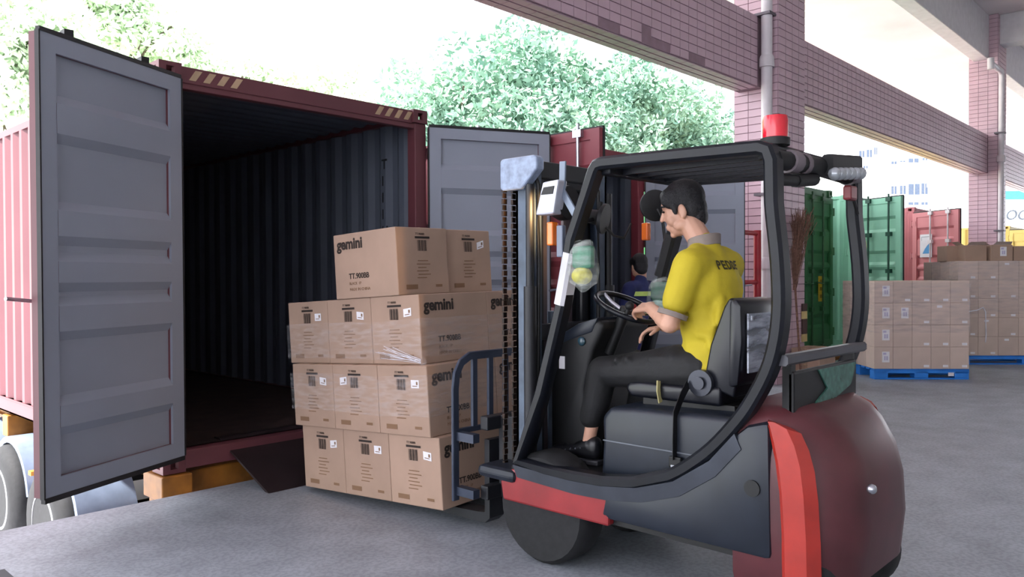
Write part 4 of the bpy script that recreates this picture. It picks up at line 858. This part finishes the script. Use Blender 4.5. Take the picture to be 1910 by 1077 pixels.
m_bark = mat('bark', '5d5044', .9)
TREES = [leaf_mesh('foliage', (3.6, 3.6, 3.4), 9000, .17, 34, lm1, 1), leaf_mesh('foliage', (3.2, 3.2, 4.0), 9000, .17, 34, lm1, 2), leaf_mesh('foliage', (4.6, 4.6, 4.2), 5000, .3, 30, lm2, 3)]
def tree(x, y, zc, s, v, label, group=None):
    t = thing('tree', (x, y, YZ), label, 'tree', group); me, cs = TREES[v]
    f_ = link('foliage', me, t); f_.location = (0, 0, zc-YZ); f_.scale = (s, s, s); f_.rotation_euler = (0, 0, random.uniform(0, 6)); tag(f_, kind='stuff')
    tk = MB().tube([(x, y, YZ), (x+.1, y, (zc+YZ)/2), (x, y+.05, zc)], .22*s, n=8)
    for k in range(5):
        d = V(cs[k][0])*s*.9; tk.tube([(x, y, zc-2.2*s), (x+d.x*.5, y+d.y*.5, zc-.6*s+d.z*.3), (x+d.x, y+d.y, zc+d.z*.8)], .07*s, n=5)
    tk.build('trunk', m_bark, t, smooth=True)
def at(px, py, dep):
    d = Fw+Rt*((px-955)/FPX)-Up*((py-538.5)/FPX); return V((0, 0, CZ))+d*dep
main = [(850, 225, 34, 1.0, 0, 'leftmost leafy tree behind the open container doors'), (950, 190, 36, 1.15, 1, 'tall rounded leafy tree rising left of the tie beam'), (1060, 215, 38, 1.15, 0, 'broad leafy tree above the red container door'), (1150, 235, 36, 1.0, 1, 'leafy tree above the forklift\'s front guard corner'), (1230, 250, 40, 1.05, 0, 'leafy tree just left of the white downpipe, lower crown'), (1285, 262, 42, .9, 1, 'rightmost small leafy tree beside the white downpipe'), (1010, 300, 33, .95, 0, 'low leafy tree behind the gray open container door'), (1180, 330, 34, .9, 1, 'low leafy tree half hidden by the forklift roof')]
for px, py, d, s, v, lab in main: p = at(px, py, d); tree(p.x, p.y, p.z, s, v, lab)
PL = {10: 'pale tree in the upper left corner beside the grey container door', -90: 'pale tree at the left edge beyond the red corrugated side', 120: 'pale tree above the top edge of the grey open door', 60: 'lower pale tree just left of the grey open door',
      250: 'pale tree behind the far top corner of the grey open door', 330: 'pale tree above the left end of the red container header', 420: 'pale tree above the left hazard stripes of the container', 560: 'pale tree above the middle of the red container header', 640: 'most distant pale tree behind the red container roof', 700: 'pale tree behind the right hazard stripes of the container'}
for px, py, d, s in ((10, 60, 44, 1.1), (-90, 150, 42, 1.1), (120, -10, 52, 1.2), (60, 190, 46, 1.0), (250, 60, 56, 1.1), (420, 160, 60, 1.1), (560, 190, 60, 1.1), (700, 230, 58, .9), (640, 200, 66, 1.0), (330, 120, 62, 1.1)):
    p = at(px, py, d); tree(p.x, p.y, p.z, s, 2, PL[px], 'pale trees on the slope')
hl = MB(); nx, ny = 40, 8; vs = []
for j in range(ny):
    for i in range(nx): x = -110+i*7; y = 52+j*12; vs.append((x, y, YZ+max(0, j)*2.1*(1 if x < 60 else max(0, 1-(x-60)/40))*(1+.15*math.sin(i*.9+j))))
hl.add(vs, [(j*nx+i, j*nx+i+1, (j+1)*nx+i+1, (j+1)*nx+i) for j in range(ny-1) for i in range(nx-1)])
struct('hillside', hl, mat('hill_grass', 'd3dfc0', .9, scale=.2), 'pale green slope beyond the yard', smooth=True)
# white building far beyond the yard
def building(px0, px1, ytop, dep, label, wins, band=None):
    c0, c1 = at(px0, 517, dep), at(px1, 517, dep); e = (c1-c0); e.z = 0; L_ = e.length; e.normalize(); n = V((e.y, -e.x, 0))
    if n.dot(V((0, 0, 0))-c0) < 0: n = -n
    sc = FPX/dep; zt = CZ+(517-ytop)/sc; t = thing('building', (c0.x, c0.y, YZ), label, 'building'); setorg(t.location)
    P = lambda u, z, o: V((c0.x, c0.y, 0))+e*u+V((0, 0, z))+n*o
    def bx(u0, u1, z0, z1, o0, o1): return MB().add([P(u, z, o) for u in (u0, u1) for o in (o0, o1) for z in (z0, z1)], [(0, 1, 3, 2), (4, 6, 7, 5), (0, 4, 5, 1), (2, 3, 7, 6), (0, 2, 6, 4), (1, 5, 7, 3)])
    bx(0, L_, YZ, zt, -10, 0).build('wall', mat('white_render', 'eeeef0', .8, var=.02), t); bx(-.3, L_+.3, zt, zt+.5, -10.3, .3).build('parapet', mat('white_render', 'eeeef0', .8), t)
    for (xa, xb, ya, yb) in wins:
        u0, u1 = (xa-px0)/sc, (xb-px0)/sc; z1, z0 = CZ+(517-ya)/sc, CZ+(517-yb)/sc
        w = bx(u0-.08, u1+.08, z0-.1, z0, 0, .15).build('window_sill', mat('white_render', 'eeeef0', .8), t)
        g_ = bx(u0, u1, z0, z1, -.02, .03).build('window', mat('window_grey', '3f4a5c', .3), t)
        bx((u0+u1)/2-.03, (u0+u1)/2+.03, z0, z1, .03, .06).build('mullion', mat('frame_white', 'd8dade', .6), g_)
    if band:
        ya, yb, cc = band; bx(0, L_, CZ+(517-yb)/sc, CZ+(517-ya)/sc, 0, .1).build('fascia_band', mat('band_cyan', cc, .6), t)
    return t, P, sc, e
building(1575, 1850, 190, 95, 'white apartment building beyond the green and salmon containers', [(1602, 1612, 284, 297), (1616, 1626, 282, 297), (1630, 1636, 278, 292), (1662, 1672, 304, 310), (1678, 1688, 303, 306), (1694, 1713, 299, 307), (1720, 1729, 298, 303), (1662, 1672, 350, 366), (1678, 1689, 349, 366), (1694, 1715, 346, 367), (1718, 1730, 345, 366), (1735, 1747, 344, 363), (1773, 1783, 340, 361), (1694, 1713, 380, 386), (1718, 1730, 380, 386), (1735, 1745, 379, 385), (1610, 1618, 312, 318)])
tb, P, sc_, e_ = building(1840, 2060, 330, 75, 'white warehouse with a cyan band and grey lettering at the right edge', [], (360, 376, '2f8fb4'))
ob = text('sign_lettering', tb, 'OOR', 1.35, mat('sign_grey', '3a4048', .6), (0, 0, 0), (1, 0, 0), (0, 0, 1), shear=.25, bold=.01, ext=.03)
q = P((1872-1840)/sc_, CZ+(517-414)/sc_, .12)-tb.location; ob.matrix_local = frame(q, e_, (0, 0, 1))
